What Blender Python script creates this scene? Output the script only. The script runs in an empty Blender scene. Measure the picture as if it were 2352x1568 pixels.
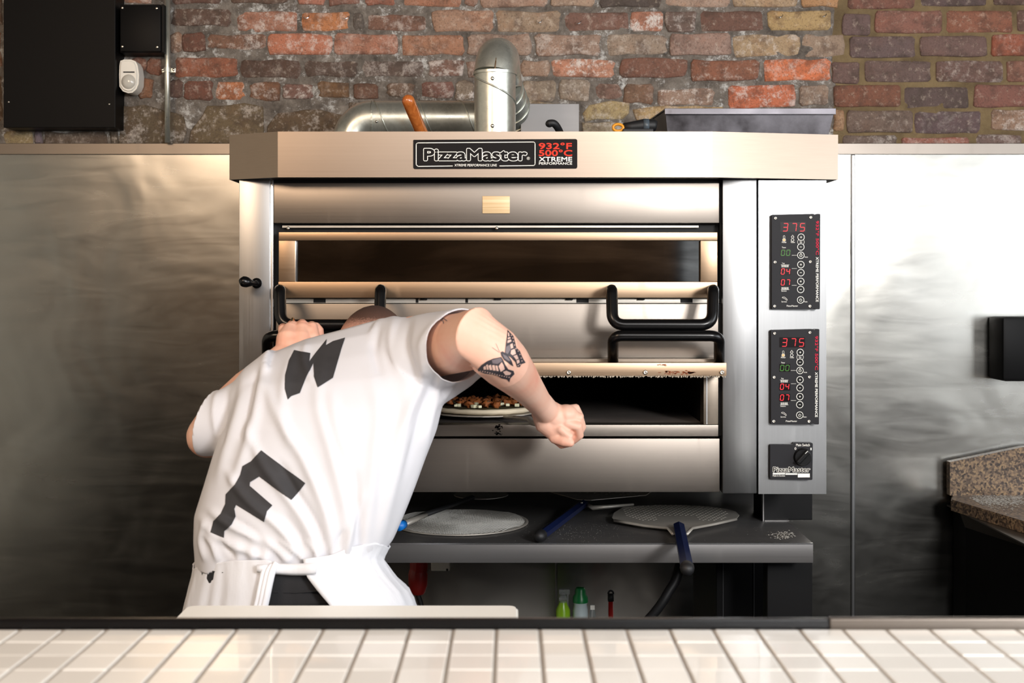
import bpy, bmesh, math, random
import numpy as np
from mathutils import Vector, Matrix, noise
from mathutils.bvhtree import BVHTree
from mathutils.geometry import delaunay_2d_cdt

random.seed(7)
S = bpy.context.scene
COL = S.collection
PI = math.pi
# ------------------------------------------------------------------ camera, light, exposure
EYE = 1.5; D0 = 2.85; CX = 1174.0; HY = 654.0
cam = bpy.data.cameras.new('camera'); camo = bpy.data.objects.new('camera', cam); COL.objects.link(camo)
camo.location = (0, -D0, EYE); camo.rotation_euler = (PI/2, 0, 0)
cam.sensor_width = 36; cam.lens = 2850/2352*36
cam.shift_x = 2/2352; cam.shift_y = -130/2352
cam.dof.use_dof = True; cam.dof.focus_distance = 3.05; cam.dof.aperture_fstop = 5.4
cam.clip_start = 0.05
S.camera = camo
S.view_settings.view_transform = 'Standard'; S.view_settings.look = 'None'
S.view_settings.gamma = 1; S.view_settings.use_curve_mapping = False
S.view_settings.exposure = 0.0
W = bpy.data.worlds.new('world'); S.world = W; W.use_nodes = True
W.node_tree.nodes['Background'].inputs[0].default_value = (0.75, 0.85, 1.0, 1)
W.node_tree.nodes['Background'].inputs[1].default_value = 1.0

def area(name, loc, target, sx, sy, power, color):
    l = bpy.data.lights.new(name, 'AREA'); l.shape = 'RECTANGLE'; l.size = sx; l.size_y = sy
    l.energy = power; l.color = color
    o = bpy.data.objects.new(name, l); COL.objects.link(o); o.location = loc
    o.rotation_euler = (Vector(target) - Vector(loc)).to_track_quat('-Z', 'Y').to_euler()
    return o
area('window_daylight', (1.75, -3.9, 2.25), (0.3, 0.2, 1.25), 0.6, 0.6, 106, (1.0, 0.985, 0.975))
area('side_window_daylight', (3.0, -1.6, 1.9), (0.2, -0.2, 1.2), 1.3, 1.5, 16, (0.88, 0.94, 1.0))
area('warm_fill_left', (-1.6, -2.6, 2.85), (-0.8, 0.6, 1.3), 0.9, 0.9, 54, (1.0, 0.74, 0.52))  # warm fill light added on the left, its source is unseen
area('overhead_fill', (0.3, -3.2, 2.9), (0.2, 0.4, 1.4), 1.8, 1.2, 56, (1.0, 0.96, 0.93))  # unseen overhead fill that lifts the tiles and the board

# ------------------------------------------------------------------ helpers
def P(px, py, Y=0.0):
    d = (D0 + Y)/D0
    return Vector(((px-CX)/1000*d, Y, EYE-(py-HY)/1000*d))
def G(px, py, z):                      # point on the horizontal plane z seen at this place
    d = D0*(EYE-z)/((py-HY)/1000)
    return Vector(((px-CX)/1000*d/D0, d-D0, z))
def PX(px, Y): return (px-CX)/1000*(D0+Y)/D0
def PZ(py, Y): return EYE-(py-HY)/1000*(D0+Y)/D0
def srgb(h):
    if isinstance(h, str):
        h = h.lstrip('#'); c = [int(h[i:i+2], 16)/255 for i in (0, 2, 4)]
    else: c = [v/255 for v in h]
    return tuple(v/12.92 if v <= 0.04045 else ((v+0.055)/1.055)**2.4 for v in c)

class NT:
    def __init__(s, name):
        s.m = bpy.data.materials.new(name); s.m.use_nodes = True; s.t = s.m.node_tree
        s.b = s.t.nodes['Principled BSDF']; s.out = s.t.nodes['Material Output']
        s._tc = None
    def n(s, typ, **kw):
        nd = s.t.nodes.new(typ)
        for k, v in kw.items():
            if k in nd.inputs: nd.inputs[k].default_value = v
            else: setattr(nd, k, v)
        return nd
    def l(s, a, b): s.t.links.new(a, b)
    def obj(s, scale=(1, 1, 1), out='Object', rot=(0, 0, 0)):
        if s._tc is None: s._tc = s.n('ShaderNodeTexCoord')
        mp = s.n('ShaderNodeMapping'); mp.inputs['Scale'].default_value = scale
        mp.inputs['Rotation'].default_value = rot
        s.l(s._tc.outputs[out], mp.inputs[0]); return mp.outputs[0]
    def noise(s, scale, detail=4, rough=0.55, vec=None, dist=0.0):
        nd = s.n('ShaderNodeTexNoise'); nd.inputs['Scale'].default_value = scale
        nd.inputs['Detail'].default_value = detail; nd.inputs['Roughness'].default_value = rough
        nd.inputs['Distortion'].default_value = dist
        s.l(vec if vec is not None else s.obj(), nd.inputs['Vector']); return nd.outputs['Fac']
    def ramp(s, fac, stops, interp='LINEAR'):
        r = s.n('ShaderNodeValToRGB'); r.color_ramp.interpolation = interp
        e = r.color_ramp.elements
        while len(e) < len(stops): e.new(0.5)
        for i, (p, c) in enumerate(stops):
            e[i].position = p
            if not hasattr(c, '__len__'): c = (c, c, c)
            e[i].color = (*c[:3], 1)
        s.l(fac, r.inputs[0]); return r.outputs[0]
    def mix(s, fac, a, b, blend='MIX'):
        m = s.n('ShaderNodeMix'); m.data_type = 'RGBA'; m.blend_type = blend
        for sock, v in ((m.inputs[0], fac), (m.inputs[6], a), (m.inputs[7], b)):
            if isinstance(v, bpy.types.NodeSocket): s.l(v, sock)
            elif hasattr(v, '__len__'): sock.default_value = (*v[:3], 1)
            else: sock.default_value = v
        return m.outputs[2]
    def math(s, op, a, b=0.0):
        m = s.n('ShaderNodeMath'); m.operation = op
        for sock, v in ((m.inputs[0], a), (m.inputs[1], b)):
            if isinstance(v, bpy.types.NodeSocket): s.l(v, sock)
            else: sock.default_value = v
        return m.outputs[0]
    def bump(s, h, strength=0.3, dist=0.002):
        b = s.n('ShaderNodeBump'); b.inputs['Strength'].default_value = strength
        b.inputs['Distance'].default_value = dist
        s.l(h, b.inputs['Height']); s.l(b.outputs[0], s.b.inputs['Normal'])
    def set(s, **kw):
        for k, v in kw.items():
            k = {'color': 'Base Color', 'rough': 'Roughness', 'metal': 'Metallic', 'spec': 'Specular IOR Level',
                 'coat': 'Coat Weight', 'sss': 'Subsurface Weight', 'sheen': 'Sheen Weight'}[k]
            if isinstance(v, bpy.types.NodeSocket): s.l(v, s.b.inputs[k])
            elif hasattr(v, '__len__'): s.b.inputs[k].default_value = (*v[:3], 1)
            else: s.b.inputs[k].default_value = v

def simple(name, col, rough=0.5, metal=0.0, bump=0.0, bscale=200, var=0.0, vscale=6, coat=0, spec=0.5):
    n = NT(name); c = srgb(col)
    n.set(rough=rough, metal=metal, coat=coat, spec=spec)
    if var:
        f = n.noise(vscale, 5)
        n.set(color=n.ramp(f, [(0.3, tuple(v*(1-var) for v in c)), (0.7, tuple(min(1, v*(1+var)) for v in c))]))
    else: n.set(color=c)
    if bump: n.bump(n.noise(bscale, 3), bump, 0.001)
    return n.m

def steel(name, col=(168, 163, 157), axis='x', rough=(0.2, 0.36), cloud=0.10, scratch=True, warp=0.0, metal=1.0):
    n = NT(name)
    sc = {'x': (1.5, 60, 420), 'z': (420, 60, 1.5)}[axis]
    streak = n.noise(1.0, 5, 0.7, n.obj(sc)) if not warp else n.noise(2.5, 6, 0.6, n.obj((1, 1, 6), rot=(0, 0.7, 0)), 1.6)
    big = n.noise(2.2, 4, 0.6, n.obj((1, 1, 1)), 0.6)
    c = srgb(col)
    base = n.ramp(streak, [(0.3, tuple(v*0.95 for v in c)), (0.7, tuple(min(1, v*1.03) for v in c))])
    base = n.mix(n.ramp(big, [(0.35, 0.0), (0.75, cloud*2)]), base, tuple(v*0.72 for v in c))
    n.set(color=base, metal=metal)
    r = n.ramp(n.math('ADD', n.math('MULTIPLY', streak, 0.45), n.math('MULTIPLY', big, 0.55)),
               [(0.3, rough[0]), (0.7, rough[1])])
    if scratch:
        sw = n.noise(1.0, 3, 0.6, n.obj((30, 30, 3.0), rot=(0, 0.5, 0)), 0.4)
        r2 = n.ramp(sw, [(0.60, 0.0), (0.72, 0.05)])
        r = n.math('ADD', r, r2)
    n.set(rough=r)
    h = streak
    if warp:
        wv = n.noise(3.0, 2, 0.4, n.obj((1, 1, 1)), 0.8)
        h = n.math('ADD', n.math('MULTIPLY', streak, 0.008), n.math('MULTIPLY', wv, warp))
        n.bump(h, 1.0, 0.004)
    else: n.bump(h, 0.012, 0.001)
    return n.m

M = {}
M['steel'] = steel('brushed_steel_horizontal', (132, 124, 116), rough=(0.34, 0.43))
M['steel_v'] = steel('brushed_steel_vertical', (146, 146, 146), axis='z', rough=(0.29, 0.38))
M['steel_hood'] = steel('brushed_steel_hood', (154, 139, 125), rough=(0.3, 0.38), cloud=0.04)
M['steel_wall'] = steel('steel_wall_sheet', (168, 166, 160), axis='z', rough=(0.18, 0.31), cloud=0.3, scratch=False, warp=1.3)
M['steel_dark'] = steel('shelf_steel', (122, 120, 119), rough=(0.36, 0.5), cloud=0.2, metal=0.75)
M['steel_warm'] = steel('warm_toned_steel', (160, 136, 112), rough=(0.33, 0.43), cloud=0.1)  # steel with a warm base tone for the door rails
M['steel_grimy'] = steel('grimy_steel', (140, 130, 118), rough=(0.3, 0.5), cloud=0.3)
M['steel_edge'] = simple('bright_edge_steel', (225, 225, 225), 0.25, 1.0)
M['galv'] = None
n = NT('galvanised_duct')
v = n.n('ShaderNodeTexVoronoi'); v.inputs['Scale'].default_value = 120; n.l(n.obj(), v.inputs['Vector'])
base = n.mix(0.35, srgb((205, 207, 196)), n.ramp(v.outputs['Color'], [(0, srgb((180, 182, 174))), (1, srgb((225, 226, 216)))]))
st = n.ramp(n.noise(9, 4), [(0.62, 0.0), (0.8, 0.5)])
n.set(color=n.mix(st, base, srgb((150, 120, 70))), metal=0.8, rough=n.ramp(n.noise(20, 3), [(0.3, 0.25), (0.7, 0.4)]))
M['galv'] = n.m
M['black'] = simple('matt_black_paint', (12, 12, 13), 0.5, 0, 0.05, 300, spec=0.2)
M['black_cab'] = simple('satin_black_cabinet', (9, 9, 10), 0.45, 0, 0.03, 400, spec=0.12)
M['black_gloss'] = simple('gloss_black_handle', (9, 9, 10), 0.25, 0, 0.05, 60, spec=0.35)
M['rubber'] = simple('black_rubber', (22, 22, 24), 0.55)
M['dark_int'] = simple('dark_oven_interior', (17, 16, 16), 0.9, 0, 0.3, 90, spec=0.1)  # even near-black tone for the chamber lining
M['hearth'] = simple('hearth_stone', (84, 76, 71), 0.85, 0, 0.4, 120, 0.25, 10)
M['panel_black'] = simple('black_control_plate', (40, 40, 43), 0.5, spec=0.12)
M['logo_black'] = simple('printed_black', (22, 19, 19), 0.5, spec=0.1)
M['white_print'] = simple('printed_white', (240, 238, 230), 0.5)
M['red_print'] = simple('printed_red', (240, 62, 44), 0.5, spec=0.1)
M['pink_print'] = simple('printed_crimson', (205, 36, 66), 0.5, spec=0.1)
M['button_black'] = simple('button_black', (8, 8, 9), 0.4, spec=0.15)
M['screw'] = simple('screw_head', (205, 200, 190), 0.3, 1.0)
M['mirror_plate'] = None
n = NT('painted_reflection_plate')
n.set(color=n.ramp(n.noise(1, 4, 0.6, n.obj((3, 3, 160))), [(0.3, srgb((190, 150, 95))), (0.7, srgb((228, 205, 165)))]), rough=0.4, metal=0.1)  # warm wood reflection painted into the polished plate's colour
M['mirror_plate'] = n.m
def emis(name, col, s):
    n = NT(name); n.set(color=(0, 0, 0), rough=0.5)
    n.b.inputs['Emission Color'].default_value = (*srgb(col), 1); n.b.inputs['Emission Strength'].default_value = s
    return n.m
M['led_red'] = emis('red_led', (255, 24, 40), 1.6)
M['led_green'] = emis('green_led', (70, 160, 20), 0.7)
M['led_amber'] = emis('amber_led', (255, 205, 130), 1.0)
M['display'] = simple('display_window', (16, 6, 8), 0.3, spec=0.1)
M['plastic_white'] = simple('white_plastic', (232, 228, 218), 0.38)
M['lens_white'] = simple('milky_lens', (200, 196, 186), 0.15, coat=0.4)
M['wood_handle'] = None
n = NT('varnished_wood_handle')
n.set(color=n.ramp(n.noise(1, 5, 0.6, n.obj((60, 60, 12)), 1.0), [(0.3, srgb((150, 72, 24))), (0.7, srgb((206, 122, 60)))]), rough=0.28, coat=0.4)
M['wood_handle'] = n.m
M['tin'] = None
n = NT('blackened_tin')
n.set(color=n.ramp(n.noise(7, 6, 0.65), [(0.3, srgb((66, 62, 64))), (0.7, srgb((126, 124, 130)))]), metal=0.7,
      rough=n.ramp(n.noise(14, 4), [(0.3, 0.32), (0.7, 0.55)]))
M['tin'] = n.m
M['orange'] = simple('orange_plastic', (226, 150, 24), 0.4)
M['navy'] = simple('navy_plastic', (20, 30, 66), 0.3, 0, 0.1, 80)
M['blue'] = simple('bright_blue_plastic', (20, 120, 210), 0.4)
M['alu'] = simple('worn_aluminium', (196, 190, 180), 0.45, 0.55, 0.1, 150, 0.12, 14)
M['flour_alu'] = simple('floury_wire', (206, 204, 198), 0.6, 0.3, 0, 0, 0.15, 12)
M['flour'] = simple('flour_dust', (225, 222, 214), 0.95, 0, 0.4, 300)
M['red_plastic'] = simple('red_plastic', (150, 26, 22), 0.35)
M['green'] = simple('green_plastic', (20, 120, 62), 0.35)
M['lime'] = simple('lime_liquid', (140, 190, 30), 0.3)
M['bottle_white'] = simple('pale_bottle', (190, 205, 208), 0.35)
n = NT('clear_plastic'); n.set(color=(0.8, 0.85, 0.85), rough=0.15); n.b.inputs['Transmission Weight'].default_value = 0.8
M['clear'] = n.m
M['granite'] = None
n = NT('speckled_granite')
v = n.n('ShaderNodeTexVoronoi'); v.inputs['Scale'].default_value = 170; n.l(n.obj(), v.inputs['Vector'])
c1 = n.ramp(v.outputs['Color'], [(0.0, srgb((40, 34, 30))), (0.25, srgb((74, 60, 50))), (0.5, srgb((122, 101, 82))), (0.75, srgb((158, 132, 100))), (1, srgb((96, 78, 66)))])
c2 = n.mix(n.ramp(n.noise(60, 3), [(0.55, 0.0), (0.62, 0.7)]), c1, srgb((62, 52, 48)))
n.set(color=c2, rough=0.28)
M['granite'] = n.m
# brick: the brick's own tone comes from the object's colour
n = NT('old_brick')
oi = n.n('ShaderNodeObjectInfo')
vadd = n.n('ShaderNodeVectorMath'); vadd.operation = 'ADD'; geo = n.n('ShaderNodeNewGeometry')
comb = n.n('ShaderNodeCombineXYZ'); n.l(n.math('MULTIPLY', oi.outputs['Random'], 30.0), comb.inputs[0])
n.l(geo.outputs['Position'], vadd.inputs[0]); n.l(comb.outputs[0], vadd.inputs[1])
vec = vadd.outputs[0]
f1 = n.noise(17, 9, 0.7, vec, 0.1); f2 = n.noise(48, 7, 0.75, vec, 0.1); f3 = n.noise(11, 7, 0.7, vec, 0.15); f4 = n.noise(190, 4, 0.7, vec)
base = oi.outputs['Color']
c = n.mix(n.ramp(f1, [(0.38, 0.85), (0.52, 0.0)]), base, n.mix(1.0, base, (0.36, 0.30, 0.30), 'MULTIPLY'))
c = n.mix(n.ramp(f3, [(0.52, 0.0), (0.66, 0.5)]), c, n.mix(1.0, base, (1.25, 0.98, 0.85), 'MULTIPLY'))
c = n.mix(n.ramp(f2, [(0.54, 0.0), (0.66, 0.6)]), c, n.mix(0.45, base, srgb((222, 204, 184))))
c = n.mix(n.math('MULTIPLY', oi.outputs['Alpha'], n.ramp(n.noise(24, 10, 0.82, vec, 0.1), [(0.5, 0.0), (0.58, 1.0)])), c, srgb((214, 206, 200)))
c = n.mix(n.ramp(f4, [(0.36, 0.7), (0.47, 0.0)]), c, n.mix(1.0, base, (0.3, 0.27, 0.27), 'MULTIPLY'))
c = n.mix(0.12, c, srgb((176, 158, 142)))
hs = n.n('ShaderNodeHueSaturation'); hs.inputs['Saturation'].default_value = 0.98; hs.inputs['Value'].default_value = 1.4; hs.inputs['Hue'].default_value = 0.506; n.l(c, hs.inputs['Color']); c = hs.outputs[0]
n.set(color=c, rough=n.ramp(f2, [(0.3, 0.6), (0.7, 0.9)]), spec=0.3)
hh = n.math('ADD', n.math('MULTIPLY', f1, 0.9), n.math('ADD', n.math('MULTIPLY', f2, 0.7), n.math('MULTIPLY', f4, 0.25)))
n.bump(hh, 1.0, 0.009)
M['brick'] = n.m
n = NT('lime_mortar')
geo = n.n('ShaderNodeNewGeometry'); pos = geo.outputs['Position']
sep = n.n('ShaderNodeSeparateXYZ'); n.l(pos, sep.inputs[0])
grey = n.ramp(n.noise(20, 9, 0.75, pos, 0.1), [(0.3, srgb((66, 60, 54))), (0.5, srgb((112, 104, 96))), (0.7, srgb((146, 138, 128)))])
grey = n.mix(n.ramp(n.noise(13, 10, 0.85, pos, 0.1), [(0.53, 0.0), (0.6, 0.9)]), grey, srgb((205, 204, 200)))
tan = n.ramp(n.noise(12, 6, 0.6, pos), [(0.3, srgb((96, 80, 56))), (0.7, srgb((140, 120, 86)))])
xx = n.math('ADD', sep.outputs[0], n.math('MULTIPLY', n.noise(10, 3, 0.5, pos), 0.06))
n.set(color=n.mix(n.ramp(n.math('SUBTRACT', xx, 0.03), [(0.0, 0.0), (1.0, 1.0)]), grey, grey), rough=0.95)
stp = n.math('GREATER_THAN', xx, 1.05)
n.set(color=n.mix(stp, grey, tan))
n.bump(n.math('ADD', n.noise(45, 6, 0.7, pos), n.math('MULTIPLY', n.noise(220, 3, 0.6, pos), 0.35)), 0.9, 0.008)
M['mortar'] = n.m
n = NT('white_cotton')
n.set(color=srgb((216, 216, 221)), rough=0.9)
n.bump(n.noise(900, 2), 0.06, 0.0006)
M['cotton'] = n.m
n = NT('white_apron_cloth')
n.set(color=srgb((226, 227, 232)), rough=0.9)
n.bump(n.math('ADD', n.noise(10, 4, 0.5, n.obj((1.5, 1, 0.5)), 0.6), n.math('MULTIPLY', n.noise(700, 2), 0.03)), 0.45, 0.008)
M['apron'] = n.m
M['print_ink'] = simple('charcoal_shirt_print', (52, 51, 53), 0.8, 0, 0.1, 500, 0.15, 30)
M['tattoo'] = simple('tattoo_ink', (52, 48, 54), 0.6)
M['tattoo_grey'] = simple('tattoo_shading', (112, 102, 106), 0.6)
M['tattoo_light'] = simple('tattoo_skin_gap', (214, 178, 164), 0.6)
M['trouser'] = simple('black_trouser_cloth', (30, 30, 33), 0.85, 0, 0.3, 400)
M['shoe'] = simple('black_shoe', (18, 18, 18), 0.5)
n = NT('skin')
f = n.noise(9, 4, 0.5)
n.set(color=n.ramp(f, [(0.35, srgb((240, 196, 174))), (0.55, srgb((236, 182, 158))), (0.72, srgb((230, 158, 134)))]), rough=0.5, sss=0.06)
n.b.inputs['Subsurface Radius'].default_value = (0.012, 0.004, 0.002)
n.bump(n.noise(400, 3), 0.08, 0.0006)
M['skin'] = n.m
n = NT('cropped_hair')
geo = n.n('ShaderNodeNewGeometry'); sep = n.n('ShaderNodeSeparateXYZ'); n.l(geo.outputs['Position'], sep.inputs[0])
zz = n.math('ADD', n.math('MULTIPLY', sep.outputs[2], 10.0), n.math('MULTIPLY', n.noise(300, 2), 0.22))
n.set(color=n.ramp(n.math('SUBTRACT', zz, 13.75), [(0.38, srgb((214, 164, 144))), (0.50, srgb((184, 138, 120))), (0.66, srgb((84, 58, 47))), (0.95, srgb((58, 39, 32)))]), rough=0.75)
n.bump(n.noise(600, 2), 0.5, 0.002)
M['hair'] = n.m
M['gold'] = simple('ring_metal', (214, 190, 150), 0.25, 1.0)
n = NT('glazed_white_tile')
oi = n.n('ShaderNodeObjectInfo')
n.set(color=n.ramp(oi.outputs['Random'], [(0, srgb((222, 219, 213))), (1, srgb((238, 236, 231)))]), rough=0.22, coat=0.3)
M['tile'] = n.m
M['grout'] = simple('pale_grey_grout', (158, 150, 141), 0.9, 0, 0.2, 200)
M['wall_paint'] = simple('warm_white_plaster', (150, 132, 112), 0.9)
M['wall_warm'] = simple('warm_timber_cladding', (186, 142, 104), 0.7, 0, 0.1, 30, 0.3, 3)
M['ceiling'] = simple('dark_ceiling_paint', (84, 76, 70), 0.9)
M['floor'] = simple('dark_quarry_floor', (38, 34, 31), 0.6, 0, 0.1, 40, 0.2, 5)
M['steel_counter'] = steel('prep_counter_steel', (140, 138, 136), rough=(0.2, 0.35), cloud=0.1)
n = NT('oven_glass')
tr = n.n('ShaderNodeBsdfTransparent'); tr.inputs[0].default_value = (0.22, 0.22, 0.22, 1)
gl = n.n('ShaderNodeBsdfGlossy'); gl.inputs['Roughness'].default_value = 0.06; gl.inputs[0].default_value = (0.9, 0.9, 0.88, 1)
fr = n.n('ShaderNodeFresnel'); fr.inputs[0].default_value = 1.8
ms = n.n('ShaderNodeMixShader'); n.l(n.math('ADD', fr.outputs[0], n.ramp(n.noise(4, 4, 0.6, n.obj((0.6, 1, 3)), 0.6), [(0.4, 0.0), (0.7, 0.12)])), ms.inputs[0])
n.l(tr.outputs[0], ms.inputs[1]); n.l(gl.outputs[0], ms.inputs[2]); n.l(ms.outputs[0], n.out.inputs[0])
M['glass'] = n.m
n = NT('window_daylight_pane'); n.set(color=(0, 0, 0))
n.b.inputs['Emission Color'].default_value = (0.92, 0.96, 1.0, 1); n.b.inputs['Emission Strength'].default_value = 1.1
M['window'] = n.m
n = NT('side_window_daylight_pane'); n.set(color=(0, 0, 0))
n.b.inputs['Emission Color'].default_value = (0.92, 0.96, 1.0, 1); n.b.inputs['Emission Strength'].default_value = 4.0
M['window2'] = n.m
M['crust'] = simple('raw_pizza_dough', (212, 198, 172), 0.8, 0, 0.4, 60, 0.12, 20)
M['sauce'] = simple('dark_leaf_topping', (52, 46, 26), 0.6, 0, 0.5, 90, 0.3, 40)
M['sausage'] = simple('browned_sausage', (138, 76, 30), 0.7, 0, 0.6, 200, 0.3, 60)
M['cheese'] = simple('mozzarella_cube', (218, 214, 180), 0.5)
M['fibre'] = simple('fibre_seal', (176, 166, 150), 0.95, 0, 0.6, 300, 0.2, 60)
M['rust'] = simple('rust_stain', (132, 68, 34), 0.8, 0, 0.3, 200, 0.3, 60)

# ------------------------------------------------------------------ object creation
def base_of(parent):
    v = Vector((0, 0, 0))
    while parent is not None:
        v += parent.location; parent = parent.parent
    return v
def link_mesh(name, me, mat, parent=None, smooth=False, origin=None):
    if mat is not None and not me.materials: me.materials.append(mat)
    if smooth: me.shade_smooth() if smooth is True else None
    o = bpy.data.objects.new(name, me); COL.objects.link(o)
    if parent is not None: o.parent = parent
    b = base_of(parent)
    if origin is not None:
        me.transform(Matrix.Translation(-Vector(origin))); o.location = Vector(origin)-b
    else: me.transform(Matrix.Translation(-b))
    return o
def obj(name, bm, mat, parent=None, smooth=False, origin=None, angle=None):
    if angle:
        bm.normal_update()
        for e in bm.edges:
            if len(e.link_faces) == 2 and e.calc_face_angle(0) > angle: e.smooth = False
        for f in bm.faces: f.smooth = True
    me = bpy.data.meshes.new(name); bm.normal_update(); bm.to_mesh(me); bm.free()
    if smooth:
        for p in me.polygons: p.use_smooth = True
    return link_mesh(name, me, mat, parent, origin=origin)
def tag(o, label, cat, group=None):
    o['label'] = label; o['category'] = cat
    if group: o['group'] = group
    return o
def thing(name, loc, label, cat, group=None):
    o = bpy.data.objects.new(name, None); COL.objects.link(o); o.location = loc
    o.empty_display_size = 0.05
    return tag(o, label, cat, group)
def struct(o): o['kind'] = 'structure'; return o
B = bmesh.new
def box(bm, x0, x1, y0, y1, z0, z1, bevel=0.0, seg=2):
    vs = [bm.verts.new((x, y, z)) for x in (x0, x1) for y in (y0, y1) for z in (z0, z1)]
    fs = [bm.faces.new([vs[i] for i in q]) for q in ((0, 1, 3, 2), (4, 6, 7, 5), (0, 4, 5, 1), (2, 3, 7, 6), (0, 2, 6, 4), (1, 5, 7, 3))]
    if bevel:
        es = {e for f in fs for e in f.edges}
        bmesh.ops.bevel(bm, geom=list(es), offset=bevel, segments=seg, affect='EDGES', profile=0.6)
    return bm
def pbox(bm, px0, px1, py0, py1, Y0, depth, bevel=0.0):
    """box whose front face covers these photo places at depth Y0"""
    return box(bm, PX(px0, Y0), PX(px1, Y0), Y0, Y0+depth, PZ(py1, Y0), PZ(py0, Y0), bevel)
def prism(bm, pts, d):
    """pts: list of 3D points (planar); extruded by vector d"""
    a = [bm.verts.new(p) for p in pts]; b = [bm.verts.new(Vector(p)+Vector(d)) for p in pts]
    k = len(a)
    bm.faces.new(a); bm.faces.new(b[::-1])
    for i in range(k): bm.faces.new((a[i], b[i], b[(i+1) % k], a[(i+1) % k]))
    bmesh.ops.recalc_face_normals(bm, faces=bm.faces)
    return bm
def tube(bm, pts, r, seg=12, caps=True, squash=None, up=None):
    pts = [Vector(p) for p in pts]; k = len(pts)
    rs = r if hasattr(r, '__len__') else [r]*k
    tan = []
    for i in range(k):
        a = pts[max(i-1, 0)]; b = pts[min(i+1, k-1)]
        tan.append((b-a).normalized())
    u = Vector(up) if up else (Vector((0, 0, 1)) if abs(tan[0].z) < 0.9 else Vector((0, 1, 0)))
    rings = []
    for i in range(k):
        t = tan[i]; u = (u-t*u.dot(t)).normalized(); w = t.cross(u)
        sx, sy = squash if squash else (1, 1)
        rings.append([bm.verts.new(pts[i]+(u*math.cos(a)*sx+w*math.sin(a)*sy)*rs[i]) for a in (2*PI*j/seg for j in range(seg))])
    for i in range(k-1):
        for j in range(seg):
            bm.faces.new((rings[i][j], rings[i][(j+1) % seg], rings[i+1][(j+1) % seg], rings[i+1][j]))
    if caps:
        bm.faces.new(rings[0][::-1]); bm.faces.new(rings[-1])
    return bm
def capsule(bm, pts, rs, seg=16):
    """round ended tapering limb"""
    pts = [Vector(p) for p in pts]; rs = list(rs) if hasattr(rs, '__len__') else [rs]*len(pts)
    a = (pts[0]-pts[1]).normalized(); b = (pts[-1]-pts[-2]).normalized()
    hp, hr, tp, tr = [], [], [], []
    for q in (0.97, 0.85, 0.6, 0.3):
        hp.append(pts[0]+a*rs[0]*q); hr.append(rs[0]*math.sqrt(1-q*q))
    for q in (0.3, 0.6, 0.85, 0.97):
        tp.append(pts[-1]+b*rs[-1]*q); tr.append(rs[-1]*math.sqrt(1-q*q))
    return tube(bm, hp+pts+tp, hr+rs+tr, seg)
def smooth_path(pts, sub=6):
    pts = [Vector(p) for p in pts]; out = []
    for i in range(len(pts)-1):
        p0 = pts[max(i-1, 0)]; p1 = pts[i]; p2 = pts[i+1]; p3 = pts[min(i+2, len(pts)-1)]
        for s in range(sub):
            t = s/sub
            out.append(0.5*((2*p1)+(p2-p0)*t+(2*p0-5*p1+4*p2-p3)*t*t+(3*p1-p0-3*p2+p3)*t**3))
    out.append(pts[-1]); return out
def round_path(pts, r, seg=6):
    """polyline with rounded corners of radius r"""
    pts = [Vector(p) for p in pts]; out = [pts[0]]
    for i in range(1, len(pts)-1):
        a = (pts[i-1]-pts[i]); b = (pts[i+1]-pts[i]); rr = min(r, a.length*0.49, b.length*0.49)
        a = pts[i]+a.normalized()*rr; b = pts[i]+b.normalized()*rr
        for s in range(seg+1):
            t = s/seg; out.append((1-t)**2*a+2*t*(1-t)*pts[i]+t*t*b)
    out.append(pts[-1]); return out
def lathe(bm, prof, c, seg=20, axis='z'):
    c = Vector(c); rings = []
    for r, h in prof:
        ring = []
        for j in range(seg):
            a = 2*PI*j/seg
            v = {'z': Vector((r*math.cos(a), r*math.sin(a), h)), 'y': Vector((r*math.cos(a), h, r*math.sin(a)))}[axis]
            ring.append(bm.verts.new(c+v))
        rings.append(ring)
    for i in range(len(rings)-1):
        for j in range(seg):
            bm.faces.new((rings[i][j], rings[i][(j+1) % seg], rings[i+1][(j+1) % seg], rings[i+1][j]))
    bm.faces.new(rings[0]); bm.faces.new(rings[-1])
    bmesh.ops.recalc_face_normals(bm, faces=bm.faces)
    return bm
def ellipsoid(bm, c, r, u=20, v=14, rot=None):
    m = Matrix.Translation(Vector(c)) @ (rot.to_4x4() if rot else Matrix()) @ Matrix.Diagonal((*r, 1))
    bmesh.ops.create_uvsphere(bm, u_segments=u, v_segments=v, radius=1, matrix=m); return bm
def inside(p, poly):
    x, y = p; c = False; j = len(poly)-1
    for i in range(len(poly)):
        xi, yi = poly[i]; xj, yj = poly[j]
        if (yi > y) != (yj > y) and x < (xj-xi)*(y-yi)/(yj-yi)+xi: c = not c
        j = i
    return c
def resample(poly, step, closed=True):
    out = []; k = len(poly)
    for i in range(k if closed else k-1):
        a = poly[i]; b = poly[(i+1) % k]; L = math.dist(a, b); m = max(1, int(L/step+0.5))
        for s in range(m): out.append((a[0]+(b[0]-a[0])*s/m, a[1]+(b[1]-a[1])*s/m))
    if not closed: out.append(tuple(poly[-1]))
    return out
def fill_poly(poly, step):
    """triangulated points of a 2-D polygon, dense enough to be laid over a curved surface"""
    b = resample(poly, step); k = len(b)
    xs = [p[0] for p in poly]; ys = [p[1] for p in poly]
    pts = list(b); y = min(ys)
    while y < max(ys):
        x = min(xs)
        while x < max(xs):
            if inside((x, y), poly) and min((x-q[0])**2+(y-q[1])**2 for q in b) > (step*0.5)**2: pts.append((x, y))
            x += step
        y += step
    r = delaunay_2d_cdt([Vector(p) for p in pts], [(i, (i+1) % k) for i in range(k)], [list(range(k))], 1, 1e-5)
    return [tuple(v) for v in r[0]], [list(f) for f in r[2]]
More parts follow.
